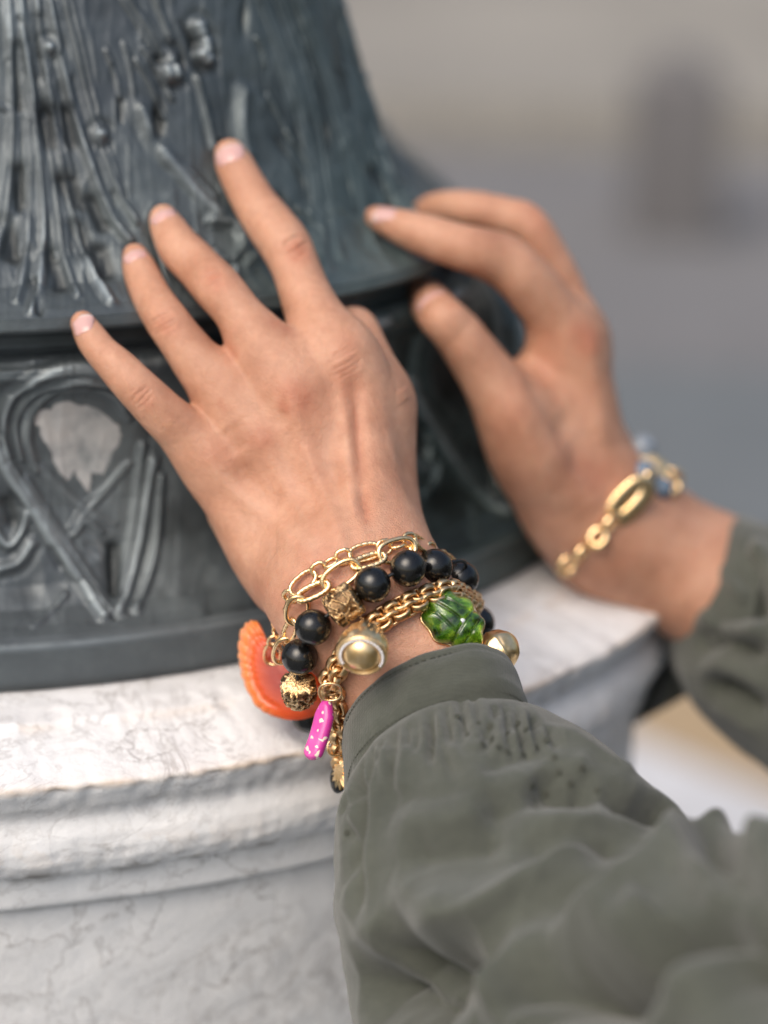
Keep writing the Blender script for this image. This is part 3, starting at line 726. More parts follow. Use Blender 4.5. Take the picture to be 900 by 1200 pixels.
stR = pip(625, 250, -40, 16, 3, -.0004, 6) + pip(538, 384, -40, 22, 3, -.0003, 6) + [([(560, 300), (600, 330), (616, 380)], 5 * mm, .0004), ([(612, 440), (645, 485), (665, 520)], 5 * mm, -.0016), ([(600, 470), (640, 560), (668, 600)], 4 * mm, .0012), ([(690, 395), (698, 460), (708, 530)], 4 * mm, .0010),
        ([(640, 520), (690, 585), (700, 600)], 5 * mm, .0012), ([(655, 480), (680, 560)], 5 * mm, -.0010)]
rdR = [([(685, 392), (690, 402)], 6 * mm, .9), ([(625, 245), (632, 262)], 5 * mm, .5), ([(645, 400), (640, 440)], 6 * mm, .4), ([(470, 290), (560, 318)], 4 * mm, .6), ([(665, 545), (700, 560)], 9 * mm, .5), ([(600, 480), (590, 500)], 8 * mm, .3)]
coR, redR, paleR, venR = skin_detail(coR, fcR, stR, rdR, [], [], None, 50)
nL_ = len(coL)
person = mesh_obj('person', np.vstack([coL, coR]), np.vstack([fcL, fcR + nL_]), M['skin'], attrs={'red': np.r_[redL, redR], 'pale': np.r_[paleL, paleR], 'vein': np.r_[venL, venR]})
tag(person, 'person in an olive shirt with both hands laid on the bronze lamp post', 'person')
BL, BR = bvh_raw(coL, fcL), bvh_raw(coR, fcR)

# ---- fingernails
def nail_mat():
    m_, nt, b = mat('pale_pink_nail', rough=.22)
    b.inputs['Subsurface Weight'].default_value = .25; b.inputs['Subsurface Scale'].default_value = .001; b.inputs['Subsurface Radius'].default_value = (1, .5, .4)
    c = ramp(nt, attr(nt, 'along'), [(.0, (.66, .36, .31)), (.2, (.62, .37, .34)), (.78, (.64, .40, .37)), (.93, (.74, .58, .53))]).outputs[0]
    nt.links.new(c, b.inputs['Base Color']); b.inputs['Coat Weight'].default_value = .35; b.inputs['Coat Roughness'].default_value = .12
    return m_
M['nail'] = nail_mat()
def nail(bv, base, tip, width, over=.0012, lift=.00035):
    """grown on the finger: cast a small arched plate on the skin between two pixels, free edge past the tip"""
    b0, t0 = np.array(base, float), np.array(tip, float); ax = t0 - b0; Ln = np.linalg.norm(ax); ax /= Ln; sd_ = np.array([-ax[1], ax[0]])
    nu, nv_ = 15, 13; pts = np.zeros((nu, nv_, 3)); al = np.zeros((nu, nv_))
    c = cast(bv, *((b0 + t0) / 2)); cn = c[1]; d0 = depth_of(c[0])
    A3 = P(*t0, d0) - P(*b0, d0); A3 -= cn * (A3 @ cn); S3 = np.cross(cn, nrm(A3))
    lenm = np.linalg.norm(A3)
    for i in range(nu):
        u = i / (nu - 1)
        w = width * (1 - .18 * (1 - u) ** 2) * min(1, math.sqrt(max(0., 1 - (max(0, .22 - u) / .24) ** 2))) * math.sqrt(max(0.05, 1 - (max(0, u - .78) / .30) ** 2))
        for j in range(nv_):
            v = j / (nv_ - 1) * 2 - 1
            q = c[0] + nrm(A3) * (u - .5) * lenm + S3 * v * w / 2 + cn * .01
            h = bv.ray_cast(V3(q), V3(-cn)); base_h = np.array(h[0]) if h[0] is not None else q - cn * .012
            hh = (base_h - c[0]) @ cn
            arch = -.9 * (abs(v) ** 2.2) * w * .20 - .9 * max(0, u - .55) ** 2 * lenm * .5 - max(0, .2 - u) * .0
            H_ = max(hh, arch) if u < .8 else arch * 1. + 0
            H_ = .5 * hh + .5 * arch if u < .75 and abs(hh - arch) < .002 else arch
            pts[i, j] = c[0] + nrm(A3) * (u - .5) * lenm + S3 * v * w / 2 + cn * (max(H_, hh if u < .8 else -1) + lift * (0.2 + min(1, u * 4)) * (1 - .5 * v ** 6))
            al[i, j] = u
    low = pts - cn * .0005
    V_ = np.vstack([pts.reshape(-1, 3), low.reshape(-1, 3)]); n0 = nu * nv_
    f = grid_faces(nu, nv_); f2 = f[:, ::-1] + n0; fs = [f, f2]
    ring_ = [i * nv_ for i in range(nu)] + [(nu - 1) * nv_ + j for j in range(1, nv_)] + [i * nv_ + nv_ - 1 for i in range(nu - 2, -1, -1)] + [j for j in range(nv_ - 2, 0, -1)]
    r_ = np.array(ring_); r2 = np.roll(r_, -1); fs.append(np.stack([r_, r_ + n0, r2 + n0, r2], 1))
    o = mesh_obj('fingernail', V_, np.vstack(fs), M['nail'], person, attrs={'along': np.r_[al.ravel(), al.ravel()]})
    bm = bmesh.new(); bm.from_mesh(o.data); bmesh.ops.recalc_face_normals(bm, faces=bm.faces); bm.to_mesh(o.data); bm.free()
nail(BL, (273, 195), (262, 163), mpx(36, .885)); nail(BL, (197, 262), (185, 240), mpx(32, .87)); nail(BL, (163, 310), (153, 286), mpx(29, .86)); nail(BL, (101, 395), (90, 364), mpx(27, .84))
nail(BR, (514, 364), (492, 330), mpx(40, .92)); nail(BR, (466, 254), (434, 246), mpx(20, .92))

# ================================================================== SHIRT: sleeves and cuffs
def cloth_mat():
    m_, nt, b = mat('olive_cotton', rough=.88)
    b.inputs['Specular IOR Level'].default_value = .2; b.inputs['Sheen Weight'].default_value = .25; b.inputs['Sheen Roughness'].default_value = .6
    n1 = noise(nt, 22, 4, .6); n2 = noise(nt, 3200, 2, .5); n3 = noise(nt, 260, 5, .7)
    c = ramp(nt, n1.outputs['Fac'], [(.3, (.062, .067, .054)), (.7, (.088, .094, .077))]).outputs[0]
    c = mix(nt, .45, c, ramp(nt, n3.outputs['Fac'], [(.3, (.7, .7, .7)), (.65, (1.1, 1.1, 1.1))]).outputs[0], 'MULTIPLY')
    c = mix(nt, math_(nt, 'MULTIPLY', attr(nt, 'seam'), .5), c, (.045, .05, .038))
    nt.links.new(c, b.inputs['Base Color'])
    w1 = nt.nodes.new('ShaderNodeTexWave'); w1.inputs['Scale'].default_value = 420; w2 = nt.nodes.new('ShaderNodeTexWave'); w2.inputs['Scale'].default_value = 420; w2.bands_direction = 'Y'
    tc = nt.nodes.new('ShaderNodeTexCoord')
    for w in (w1, w2): nt.links.new(tc.outputs['Object'], w.inputs['Vector']); w.inputs['Distortion'].default_value = 3; w.inputs['Detail'].default_value = 1
    p = bump(nt, b, math_(nt, 'ADD', w1.outputs['Fac'], w2.outputs['Fac']), .3, .0002); p = bump(nt, b, n3.outputs['Fac'], .45, .0009, p); bump(nt, b, n2.outputs['Fac'], .3, .0002, p)
    return m_
M['cloth'] = cloth_mat()
def cloth_field(tubes, h, k=.02):
    allp = []
    for seq in tubes:
        pts, rad = TP(seq); allp += [np.r_[p - r, p + r] for p, r in zip(pts, rad)]
    allp = np.array(allp); f = Field(allp[:, :3].min(0) - .008, allp[:, 3:].max(0) + .008, h)
    for seq in tubes: f.add(*TP(seq), k=k)
    return f
SEAM0 = P(520, 830, .77)
def dist0(co): return np.linalg.norm(co - SEAM0, axis=1)
def cloth_detail(co, fc, strokes, seed, amp=1., thr=None):
    nv = vnormals(co, fc); bv = bvh_raw(co, fc); H = np.zeros(len(co)); seam = np.zeros(len(co))
    for pts, w, a_ in strokes:
        q = [h_[0] for h_ in (cast(bv, *p) for p in pts) if h_ is not None]
        if len(q) < 2: continue
        sel, d, t = polydist(co, catmull(q, len(q) * 5), 3.2 * w)
        tp = np.minimum(1, np.minimum(t, 1 - t) / .25 + .1)
        if a_ < 0:     # a fold: sharp valley with a swelling beside it
            g = -a_ * (-np.exp(-(np.sqrt(d * d + (.18 * w) ** 2) - .18 * w) / (.85 * w)) + .30 * np.exp(-((d - 1.9 * w) / (.9 * w)) ** 2))
        else: g = a_ * np.exp(-(np.sqrt(d * d + (.3 * w) ** 2) - .3 * w) / (.95 * w))
        H[sel] += g * tp * (2.4 if w > .0028 else .75)
        if w < .0009: seam[sel] = np.maximum(seam[sel], np.exp(-(d / w) ** 2))
    r1 = vnoise(co + .004 * np.stack([vnoise(co, 70, seed + 7), vnoise(co, 70, seed + 8), vnoise(co, 70, seed + 9)], 1), 48, seed + 4)
    r2 = vnoise(co, 120, seed + 5); far = np.clip((dist0(co) - .015) / .04, 0, 1)
    H += amp * far * ((1 - np.abs(r1)) ** 4 * .0016 + (1 - np.abs(r2)) ** 4 * .0008)
    H += amp * (vnoise(co, 45, seed) * .0012 + vnoise(co, 120, seed + 1) * .0006 + vnoise(co, 320, seed + 2) * .00018)
    return co + nv * H[:, None], bv, seam
tubL = [[(552, 942, .784, 94), (553, 962, .784, 132), (564, 990, .784, 172), (602, 1060, .782, 210), (668, 1180, .772, 246), (760, 1262, .755, 236)],
        [(720, 1240, .752, 222), (880, 1232, .695, 220), (1050, 1205, .655, 226), (1260, 1200, .63, 240)]]
fS = cloth_field(tubL, .0012, .016); coS, fcS = fS.mesh(3)
foldL = [([(501, 836), (512, 862), (524, 890), (534, 915)], .0016, -.0030), ([(428, 886), (422, 940), (418, 1010), (424, 1080)], .0030, -.0028),
         ([(700, 938), (740, 955), (784, 971), (848, 1014), (900, 1060)], .0045, -.0075), ([(628, 905), (660, 930), (700, 938)], .006, -.0040), ([(560, 960), (620, 940), (650, 925)], .006, -.0022),
         ([(438, 1104), (470, 1124), (513, 1138), (570, 1121)], .0100, -.0110), ([(410, 1150), (470, 1190), (530, 1210)], .010, -.010), ([(660, 1150), (700, 1160), (745, 1152), (800, 1100), (822, 1070)], .0085, -.0120), ([(600, 1190), (640, 1165), (690, 1156)], .008, -.006),
         ([(470, 1096), (530, 1086), (590, 1062), (651, 1017), (727, 983)], .0075, .0050), ([(575, 1140), (612, 1180), (640, 1210)], .008, .0050), ([(650, 1110), (720, 1080), (790, 1030), (840, 1010)], .008, .0055),
         ([(470, 1010), (540, 1000), (600, 985)], .009, -.0028), ([(440, 930), (500, 935), (560, 925)], .008, -.0014), ([(455, 960), (520, 965), (580, 950)], .007, .0018), ([(452, 870), (462, 900), (470, 940)], .0035, .0012),
         ([(640, 850), (690, 890), (750, 930)], .006, .0022), ([(560, 905), (600, 890), (640, 880)], .005, -.0014), ([(600, 1020), (680, 1000), (740, 1010)], .007, -.0030), ([(405, 960), (410, 1000), (404, 1040)], .0035, -.0018),
         ([(820, 1070), (870, 1090), (930, 1080)], .008, -.006), ([(850, 1120), (900, 1150), (960, 1150)], .009, -.008), ([(860, 1040), (900, 1010), (950, 1000)], .010, .004)]
random.seed(5)
for k in range(30):                                       # gathers fanning out of the cuff seam
    t = k / 29; x0 = 412 + 215 * t; y0 = 905 - 92 * math.sin(min(1, t * 1.15) * math.pi * .5) ** .8 + (12 if t > .8 else 0)
    ln = random.uniform(26, 66) * (1 if t < .35 or t > .55 else 1.2); dx = (t - .35) * .5 + random.uniform(-.15, .15)
    foldL.append(([(x0, y0), (x0 + dx * ln * .5 + random.uniform(-2, 2), y0 + ln * .5), (x0 + dx * ln, y0 + ln)], random.uniform(.0011, .0017), -random.uniform(.0024, .0048)))
for k in range(46):                                       # puckered stitching of the embroidery
    x0 = random.gauss(600, 38); y0 = 850 + abs(random.gauss(0, 22)); an = random.uniform(0, 3.14); ln = random.uniform(4, 12)
    foldL.append(([(x0, y0), (x0 + ln * .5 * math.cos(an) + random.uniform(-2, 2), y0 + ln * .5 * math.sin(an)), (x0 + ln * math.cos(an), y0 + ln * math.sin(an))], .0010, -random.uniform(.0004, .0009)))
for k in range(34):
    x0 = random.uniform(620, 760); y0 = random.uniform(915, 960) + (x0 - 690) * .25; an = random.uniform(0, 3.14); ln = random.uniform(4, 12)
    foldL.append(([(x0, y0), (x0 + ln * math.cos(an), y0 + ln * math.sin(an))], .0012, -random.uniform(.0005, .0011)))
coS, BS, seS = cloth_detail(coS, fcS, foldL, 60)
sleeve = mesh_obj('shirt_sleeve', coS, fcS, M['cloth'], person, attrs={'seam': seS})
sleeve['label'] = 'puffed olive sleeve gathered below the bracelets'
BS = bvh_raw(coS, fcS)
def loft(name, rings, m_, par, thick=.0011, nseg=140, attrs=None, wr=0., seed=1, seams=()):
    """open tube of cloth through rings (centre, axis u, axis v, half width, half height), with real thickness"""
    th = np.linspace(0, 2 * np.pi, nseg, endpoint=False); P_ = []
    for c, u, v, a_, b_ in rings: P_.append(np.array(c)[None] + (np.sign(np.cos(th)) * np.abs(np.cos(th)) ** .82)[:, None] * np.array(u) * a_ + (np.sign(np.sin(th)) * np.abs(np.sin(th)) ** .82)[:, None] * np.array(v) * b_)
    P_ = np.array(P_); nr = len(P_)
    m_n = nr * 6; idx = np.linspace(0, nr - 1, m_n); out = np.zeros((m_n, nseg, 3))
    for i, t in enumerate(idx):
        a0 = min(int(t), nr - 2); out[i] = P_[a0] + (P_[a0 + 1] - P_[a0]) * (t - a0)
    ctr = out.mean(1, keepdims=True); nv = out - ctr; nv /= np.linalg.norm(nv, axis=2, keepdims=True)
    f_ = out.reshape(-1, 3); out = out + nv * (wr * (vnoise(f_, 140, seed) + .5 * vnoise(f_, 380, seed + 1))).reshape(m_n, nseg, 1)
    sm = np.zeros((m_n, nseg)); tt = np.linspace(0, 1, m_n)
    for s0 in seams: g = np.exp(-((tt - s0) / .03) ** 2)[:, None]; out -= nv * g[..., None] * .0005; sm = np.maximum(sm, np.broadcast_to(g * .6, sm.shape))
    inn = out - nv * thick
    V_ = np.vstack([out.reshape(-1, 3), inn.reshape(-1, 3)]); n0 = m_n * nseg
    fo = grid_faces(m_n, nseg, wrap_v=True); fi = fo[:, ::-1] + n0; j = np.arange(nseg); j2 = (j + 1) % nseg
    e0 = np.stack([j, j2, j2 + n0, j + n0], 1); b0 = (m_n - 1) * nseg; e1 = np.stack([b0 + j2, b0 + j, b0 + j + n0, b0 + j2 + n0], 1)
    o = mesh_obj(name, V_, np.vstack([fo, fi, e0, e1]), m_, par, attrs={'seam': np.r_[sm.ravel(), sm.ravel()]})
    bm = bmesh.new(); bm.from_mesh(o.data); bmesh.ops.recalc_face_normals(bm, faces=bm.faces); bm.to_mesh(o.data); bm.free()
    return o
def ring_from(c, side, top):
    """ring through three seen points: centre, one side, the near top"""
    c, s_, t_ = P(*c), P(*side), P(*top); u = s_ - c; v = t_ - c
    return (c, nrm(u), nrm(v), np.linalg.norm(u), np.linalg.norm(v))
def skin_d(px, py): return depth_of(cast(BL, px, py)[0])
dt0 = skin_d(500, 780) - .0055
cr = [ring_from((505, 850, .812), (608, 818, .810), (499, 766, dt0)), ring_from((508, 862, .806), (614, 828, .804), (503, 784, dt0 - .005)),
      ring_from((512, 880, .800), (620, 844, .798), (510, 808, dt0 - .008)), ring_from((516, 900, .796), (622, 864, .794), (515, 836, dt0 - .008))]
cuff = loft('cuff', cr, M['cloth'], sleeve, wr=.0009, seed=4, seams=(.12, .90))
def stitch_line(rings, t, par, n=120):
    k = t * (len(rings) - 1); i = min(int(k), len(rings) - 2); f = k - i; vs, fs = [], []
    mixr = [np.array(rings[i][j]) * (1 - f) + np.array(rings[i + 1][j]) * f for j in range(5)]
    c, u, v, a_, b_ = mixr; sp = lambda th: c + u * a_ * np.sign(np.cos(th)) * abs(np.cos(th)) ** .82 * 1.002 + v * b_ * np.sign(np.sin(th)) * abs(np.sin(th)) ** .82 * 1.002
    for q in range(n):
        t0 = 2 * np.pi * q / n; pts = [sp(t0 + d * 2 * np.pi / n) for d in (.1, .35, .65)]; nn = nrm(pts[1] - c)
        pts = [p + nn * o for p, o in zip(pts, (-.0001, .00022, -.0001))]
        tv, tf = tube_mesh(np.array(pts), .00016, 5); fs.append(tf + sum(len(x) for x in vs)); vs.append(tv)
    o = mesh_obj('stitching', np.vstack(vs), np.vstack(fs), M['thread'], par); o['kind'] = 'stuff'; return o
def small_torus(name, R, r, m_, seg=16, rs=6):
    u = np.linspace(0, 2 * np.pi, seg, endpoint=False); v = np.linspace(0, 2 * np.pi, rs, endpoint=False); U, V = np.meshgrid(u, v, indexing='ij')
    p = np.stack([(R + r * np.cos(V)) * np.cos(U), (R + r * np.cos(V)) * np.sin(U), r * np.sin(V)], -1).reshape(-1, 3)
    return p, grid_faces(seg, rs, True, True)
M['thread'] = mat('dark_olive_thread', (.055, .058, .045), .9)[0]
stitch_line(cr, .13, sleeve); stitch_line(cr, .86, sleeve)
tp_, tf_ = small_torus('', .00085, .00022, None)
dsk = np.array([[.0008 * math.cos(a_), .0008 * math.sin(a_), .00005] for a_ in np.linspace(0, 6.2832, 12, endpoint=False)])
eye_me = None
for q in [(536, 840), (560, 848), (575, 851), (595, 860), (617, 855), (577, 866), (584, 876), (594, 881), (608, 848), (640, 868), (628, 876), (612, 884), (623, 921), (655, 905), (668, 918), (640, 930), (682, 900), (700, 926), (650, 888), (407, 976), (565, 872), (548, 862)]:
    h = cast(BS, *q)
    if h is None: continue
    if eye_me is None:
        o = mesh_obj('eyelet', np.vstack([tp_, dsk]), [tuple(f) for f in tf_] + [tuple(range(len(tp_), len(tp_) + 12))], M['thread'], sleeve); eye_me = o.data
    else: o = bpy.data.objects.new('eyelet', eye_me); COL.objects.link(o); o.parent = sleeve
    n_ = V3(h[1]); o.matrix_basis = Matrix.Translation(V3(h[0]) + n_ * .0003) @ n_.to_track_quat('Z', 'Y').to_matrix().to_4x4()

tubR = [[(872, 698, .972, 84), (905, 738, .968, 118), (960, 775, .96, 140), (1080, 820, .94, 158), (1260, 880, .90, 175), (1480, 960, .84, 190)]]
fT = cloth_field(tubR, .0024, .02); coT, fcT = fT.mesh(3)
foldR = [([(838, 700), (862, 720), (900, 712)], .005, -.005), ([(812, 760), (850, 750), (900, 770)], .005, -.005), ([(860, 640), (880, 680), (900, 730)], .004, -.004), ([(830, 800), (860, 810), (900, 840)], .005, -.004), ([(850, 660), (900, 655)], .004, .003),
         ([(840, 740), (880, 742), (900, 745)], .004, .003)]
coT, BT, seT = cloth_detail(coT, fcT, foldR, 70)
sleeveR = mesh_obj('shirt_sleeve', coT, fcT, M['cloth'], person, attrs={'seam': seT}); sleeveR['label'] = 'dark olive sleeve of the farther arm'
cr = [ring_from((826, 672, .974), (852, 604, .976), (838, 684, .944)), ring_from((845, 684, .972), (866, 604, .975), (856, 694, .938)), ring_from((872, 700, .970), (890, 612, .972), (886, 712, .932))]
loft('cuff', cr, M['cloth'], sleeveR, wr=.0005, seed=9, seams=(.15, .9))
# loose cloth hanging under the farther forearm
nu, nv = 60, 60; g = np.zeros((nu, nv, 3)); c4 = [(704, 694, 1.035), (850, 735, 1.0), (690, 880, 1.05), (806, 815, 1.01)]
for i in range(nu):
    for j in range(nv):
        u, v = i / (nu - 1), j / (nv - 1)
        q = [(1 - v) * ((1 - u) * c4[0][k] + u * c4[1][k]) + v * ((1 - u) * c4[2][k] + u * c4[3][k]) for k in range(3)]
        g[i, j] = P(q[0], q[1], q[2] + .006 * math.sin(u * 11 + v * 2) + .003 * math.sin(u * 23 + 1) - .01 * v)
nf = np.array([0, -1, 0]); V_ = np.vstack([g.reshape(-1, 3), (g + np.array([0, .0015, 0])).reshape(-1, 3)])
fo = grid_faces(nu, nv); hem = mesh_obj('hanging_shirt_hem', V_, np.vstack([fo, fo[:, ::-1] + nu * nv]), M['cloth'], person, attrs={'seam': np.zeros(len(V_))})
# upper body, right of the frame, that both sleeves run into
M['skin_plain'] = M['skin']
tors = [[(1260, 1200, .63, 240), (1480, 1150, .60, 300), (1700, 900, .70, 420)], [(1480, 960, .84, 190), (1620, 900, .80, 280), (1700, 900, .72, 420)]]
fB = cloth_field(tors, .008, .04); coB, fcB = fB.mesh(2)
mesh_obj('shirt_body', coB, fcB, M['cloth'], person, attrs={'seam': np.zeros(len(coB))})

# ================================================================== JEWELLERY
def gold_mat(name, c0, c1, rough, bs, bscale, dark=0.):
    m_, nt, b = mat(name, c1, rough, 1.)
    n = noise(nt, bscale, 4, .65); n2 = noise(nt, 300, 3)
    c = ramp(nt, n2.outputs['Fac'], [(.35, c0), (.6, c1)]).outputs[0]
    if dark: c = mix(nt, dark, c, ramp(nt, n.outputs['Fac'], [(.40, (.12, .06, .03)), (.52, (1, 1, 1))]).outputs[0], 'MULTIPLY')
    if name == 'pierced_gold': c = mix(nt, math_(nt, 'MULTIPLY', attr(nt, 'hole'), .8), c, (.05, .02, .012))
    nt.links.new(c, b.inputs['Base Color']); bump(nt, b, n.outputs['Fac'], bs, .0004); return m_
M['gold'] = gold_mat('brushed_gold', (.88, .58, .27), (1.0, .73, .42), .26, .35, 900)
M['gold_old'] = gold_mat('antique_gold', (.72, .44, .21), (.95, .67, .37), .30, .5, 700, .25)
M['gold_fil'] = gold_mat('pierced_gold', (.75, .47, .22), (1.0, .72, .40), .22, .8, 1300, .5)
M['gold_satin'] = gold_mat('satin_gold', (.88, .59, .27), (1.0, .73, .41), .32, .15, 500)
M['black'] = mat('black_onyx', (.006, .006, .006), .24, 0., Specular_IOR_Level=.6)[0]
def _bk():
    nt = M['black'].node_tree; b = nt.nodes['Principled BSDF']; n = noise(nt, 800, 3); r = ramp(nt, n.outputs['Fac'], [(.35, (.13,) * 3), (.7, (.30,) * 3)]).outputs[0]
    nt.links.new(r, b.inputs['Roughness']); bump(nt, b, n.outputs['Fac'], .12, .0002)
_bk()
M['crystal'] = mat('clear_crystal', (.88, .88, .93), .12, 0., Specular_IOR_Level=.9)[0]
M['dark_stone'] = mat('dark_grey_stone', (.03, .045, .055), .12)[0]
M['opal'] = mat('milky_pink_stone', (.72, .62, .62), .12)[0]
M['garnet'] = mat('dark_red_stone', (.10, .012, .01), .1)[0]
def _green():
    m_, nt, b = mat('green_glass', (.05, .22, .015), .08, 0., IOR=1.55)
    b.inputs['Transmission Weight'].default_value = .75; b.inputs['Coat Weight'].default_value = .6; b.inputs['Coat Roughness'].default_value = .03
    n = noise(nt, 230, 4, .6); g = attr(nt, 'groove')
    c = ramp(nt, n.outputs['Fac'], [(.36, (.008, .04, .006)), (.52, (.11, .36, .02)), (.66, (.50, .85, .10))]).outputs[0]
    c = mix(nt, g, c, (.008, .035, .006)); nt.links.new(c, b.inputs['Base Color']); bump(nt, b, n.outputs['Fac'], .5, .0005); return m_
M['green'] = _green()
def _orange():
    m_, nt, b = mat('carved_orange_carnelian', rough=.28)
    c = ramp(nt, attr(nt, 'edge'), [(.0, (.34, .025, .008)), (.38, (.62, .085, .015)), (.75, (.74, .22, .05)), (1., (.74, .36, .22))]).outputs[0]
    nt.links.new(c, b.inputs['Base Color']); b.inputs['Subsurface Weight'].default_value = .5; b.inputs['Subsurface Scale'].default_value = .004; b.inputs['Subsurface Radius'].default_value = (1, .3, .1)
    bump(nt, b, noise(nt, 160, 4).outputs['Fac'], .3, .0008); return m_
M['orange'] = _orange()
def _pink():
    m_, nt, b = mat('magenta_enamel', rough=.22)
    n = noise(nt, 480, 1, .4); n2 = noise(nt, 60, 2)
    f = ramp(nt, n.outputs['Fac'], [(.635, (0, 0, 0)), (.66, (1, 1, 1))]).outputs[0]
    c = mix(nt, f, ramp(nt, n2.outputs['Fac'], [(.4, (.60, .035, .32)), (.6, (.70, .11, .42))]).outputs[0], (.80, .72, .60)); nt.links.new(c, b.inputs['Base Color']); b.inputs['Subsurface Weight'].default_value = .4; b.inputs['Subsurface Scale'].default_value = .003
    b.inputs['Coat Weight'].default_value = .3; return m_
M['pink'] = _pink()
M['leather'] = stone_mat('orange_brown_leather', (.28, .09, .03), (.40, .15, .06), 90, .6)

BHAND = BL
def on_skin(px, py, off, dep=None):
    """a point resting off metres above the skin seen at that pixel, or at a given depth where it hangs free"""
    if dep is not None: return P(px, py, dep), nrm(-fw * .9 + up * .3)
    h = cast(BHAND, px, py); return h[0] + h[1] * off, h[1]
def path_frames(pts, n=400):
    p = np.array([q[0] for q in pts]); nn = np.array([q[1] for q in pts]); c = catmull(np.hstack([p, nn]), n)
    L = np.r_[0, np.cumsum(np.linalg.norm(np.diff(c[:, :3], axis=0), axis=1))]; return c, L
def at_len(c, L, s):
    i = min(np.searchsorted(L, s), len(L) - 1); j = max(0, i - 3); k = min(len(L) - 1, i + 3)
    t = nrm(c[k, :3] - c[j, :3]); n = c[i, 3:]; n = nrm(n - t * (n @ t)); return c[i, :3], t, n
def frame(p, x, z):
    x = nrm(x); z = nrm(z - x * (x @ z)); y = np.cross(z, x)
    return Matrix([[x[0], y[0], z[0], p[0]], [x[1], y[1], z[1], p[1]], [x[2], y[2], z[2], p[2]], [0, 0, 0, 1]])
def link_mesh(length, width, wr, wz=None, twist=0, seg=36, rs=10, flute=0., square=False):
    """an oval ring lying in its xy plane; wire radius wr (in plane) and wz (across)"""
    wz = wz or wr; a_, b_ = length / 2 - wr, width / 2 - wr
    u = np.linspace(0, 2 * np.pi, seg, endpoint=False)
    e = .8; cx = a_ * np.sign(np.cos(u)) * np.abs(np.cos(u)) ** e; cy = b_ * np.sign(np.sin(u)) * np.abs(np.sin(u)) ** e
    C_ = np.stack([cx, cy, np.zeros(seg)], 1); T = np.roll(C_, -1, 0) - np.roll(C_, 1, 0); T /= np.linalg.norm(T, axis=1)[:, None]; N = np.stack([T[:, 1], -T[:, 0], np.zeros(seg)], 1)
    v = np.linspace(0, 2 * np.pi, rs, endpoint=False)
    k = 1 + flute * np.sin(np.arange(seg)[:, None] * 2 * np.pi * (seg // 3) / seg + (v[None, :] * 1)) if flute else np.ones((seg, rs))
    cv, sv = np.cos(v), np.sin(v)
    if square: cv, sv = np.sign(cv) * np.abs(cv) ** .55, np.sign(sv) * np.abs(sv) ** .55
    p = C_[:, None, :] + (N[:, None, :] * (cv * wr)[None, :, None] + np.array([0, 0, 1.])[None, None] * (sv * wz)[None, :, None]) * k[..., None]
    return p.reshape(-1, 3), grid_faces(seg, rs, True, True)
def inst(name, me, par, mtx):
    o = bpy.data.objects.new(name, me); COL.objects.link(o)
    if par is not None: o.parent = par; o.matrix_parent_inverse = Matrix.Translation(-par.location)
    o.matrix_basis = mtx; return o
def proto(name, vf, m_, attrs=None):
    o = mesh_obj(name, vf[0], vf[1], m_, attrs=attrs); me = o.data; bpy.data.objects.remove(o); return me
LA = proto('oval_link', link_mesh(.0118, .0070, .00075, flute=.13, seg=54), M['gold'])
LAr = proto('round_link', link_mesh(.0064, .0060, .00072, flute=.12, seg=36), M['gold'])
LB = proto('long_link', link_mesh(.0150, .0088, .00085), M['gold'])
LBt = proto('textured_link', link_mesh(.0135, .0062, .00095, flute=.14, seg=60), M['gold'])
LR = proto('belcher_link', link_mesh(.0066, .0064, .00062, .0013, square=True, rs=12, flute=0), M['gold_old'])
JR = proto('jump_ring', link_mesh(.0068, .0062, .00042), M['gold'])
def chain(par, pts, pattern, s0=0., s1=None, jitter=.12):
    c, L = path_frames(pts); s = s0; k = 0; s1 = s1 or L[-1]
    while s < s1:
        me, pitch, rot, tilt = pattern[k % len(pattern)]; s += pitch / 2
        if s > s1: break
        p, t, n = at_len(c, L, s); q = Matrix.Rotation(rot + random.uniform(-jitter, jitter), 3, V3(t)) @ V3(n)
        t2 = Matrix.Rotation(tilt + random.uniform(-jitter, jitter) * .6, 3, q) @ V3(t)
        inst('link', me, par, frame(p, np.array(t2), np.array(q))); s += pitch / 2; k += 1
def top(name, px, py, d, label, cat, group=None):
    o = empty(name, P(px, py, d)); tag(o, label, cat, group); return o
back_lo = [(352, 850, .835), (372, 905, .850), (430, 905, .868), (500, 850, .878), (548, 770, .868), (556, 720, .855)]
def backpts(pts, sc=0): return [(P(a_, b_, d + sc), nrm(fw)) for a_, b_, d in pts]
# fine double chain nearest the hand
bA = top('chain_bracelet', 400, 660, .80, 'gold oval link chain bracelet, the one nearest the knuckles', 'bracelet')
ptsA = [on_skin(318, 778, 0, .832), on_skin(322, 752, 0, .824), on_skin(329, 726, 0, .816), on_skin(344, 698, .0016), on_skin(372, 672, .0016), on_skin(402, 655, .0016), on_skin(432, 648, .0016), on_skin(460, 641, .0018), on_skin(480, 638, .0025), on_skin(506, 646, 0, .812), on_skin(530, 664, 0, .826)]
chain(bA, ptsA, [(LA, .0092, .0, 0), (LAr, .0046, .55, 0), (LAr, .0046, -.7, 0), (LAr, .0048, .5, 0)])
bA2 = top('chain_bracelet', 420, 668, .79, 'gold chain bracelet of large smooth and ribbed ovals touching the black beads', 'bracelet')
ptsB = [on_skin(330, 775, 0, .815), on_skin(338, 748, 0, .806), on_skin(346, 722, 0, .798), on_skin(362, 700, .0035), on_skin(386, 686, .003), on_skin(412, 669, .003), on_skin(440, 657, .0028), on_skin(470, 648, .0030), on_skin(497, 652, 0, .803), on_skin(522, 668, 0, .815)]
chain(bA2, ptsB, [(LB, .0110, .45, .05), (LBt, .0100, -.35, -.05)])
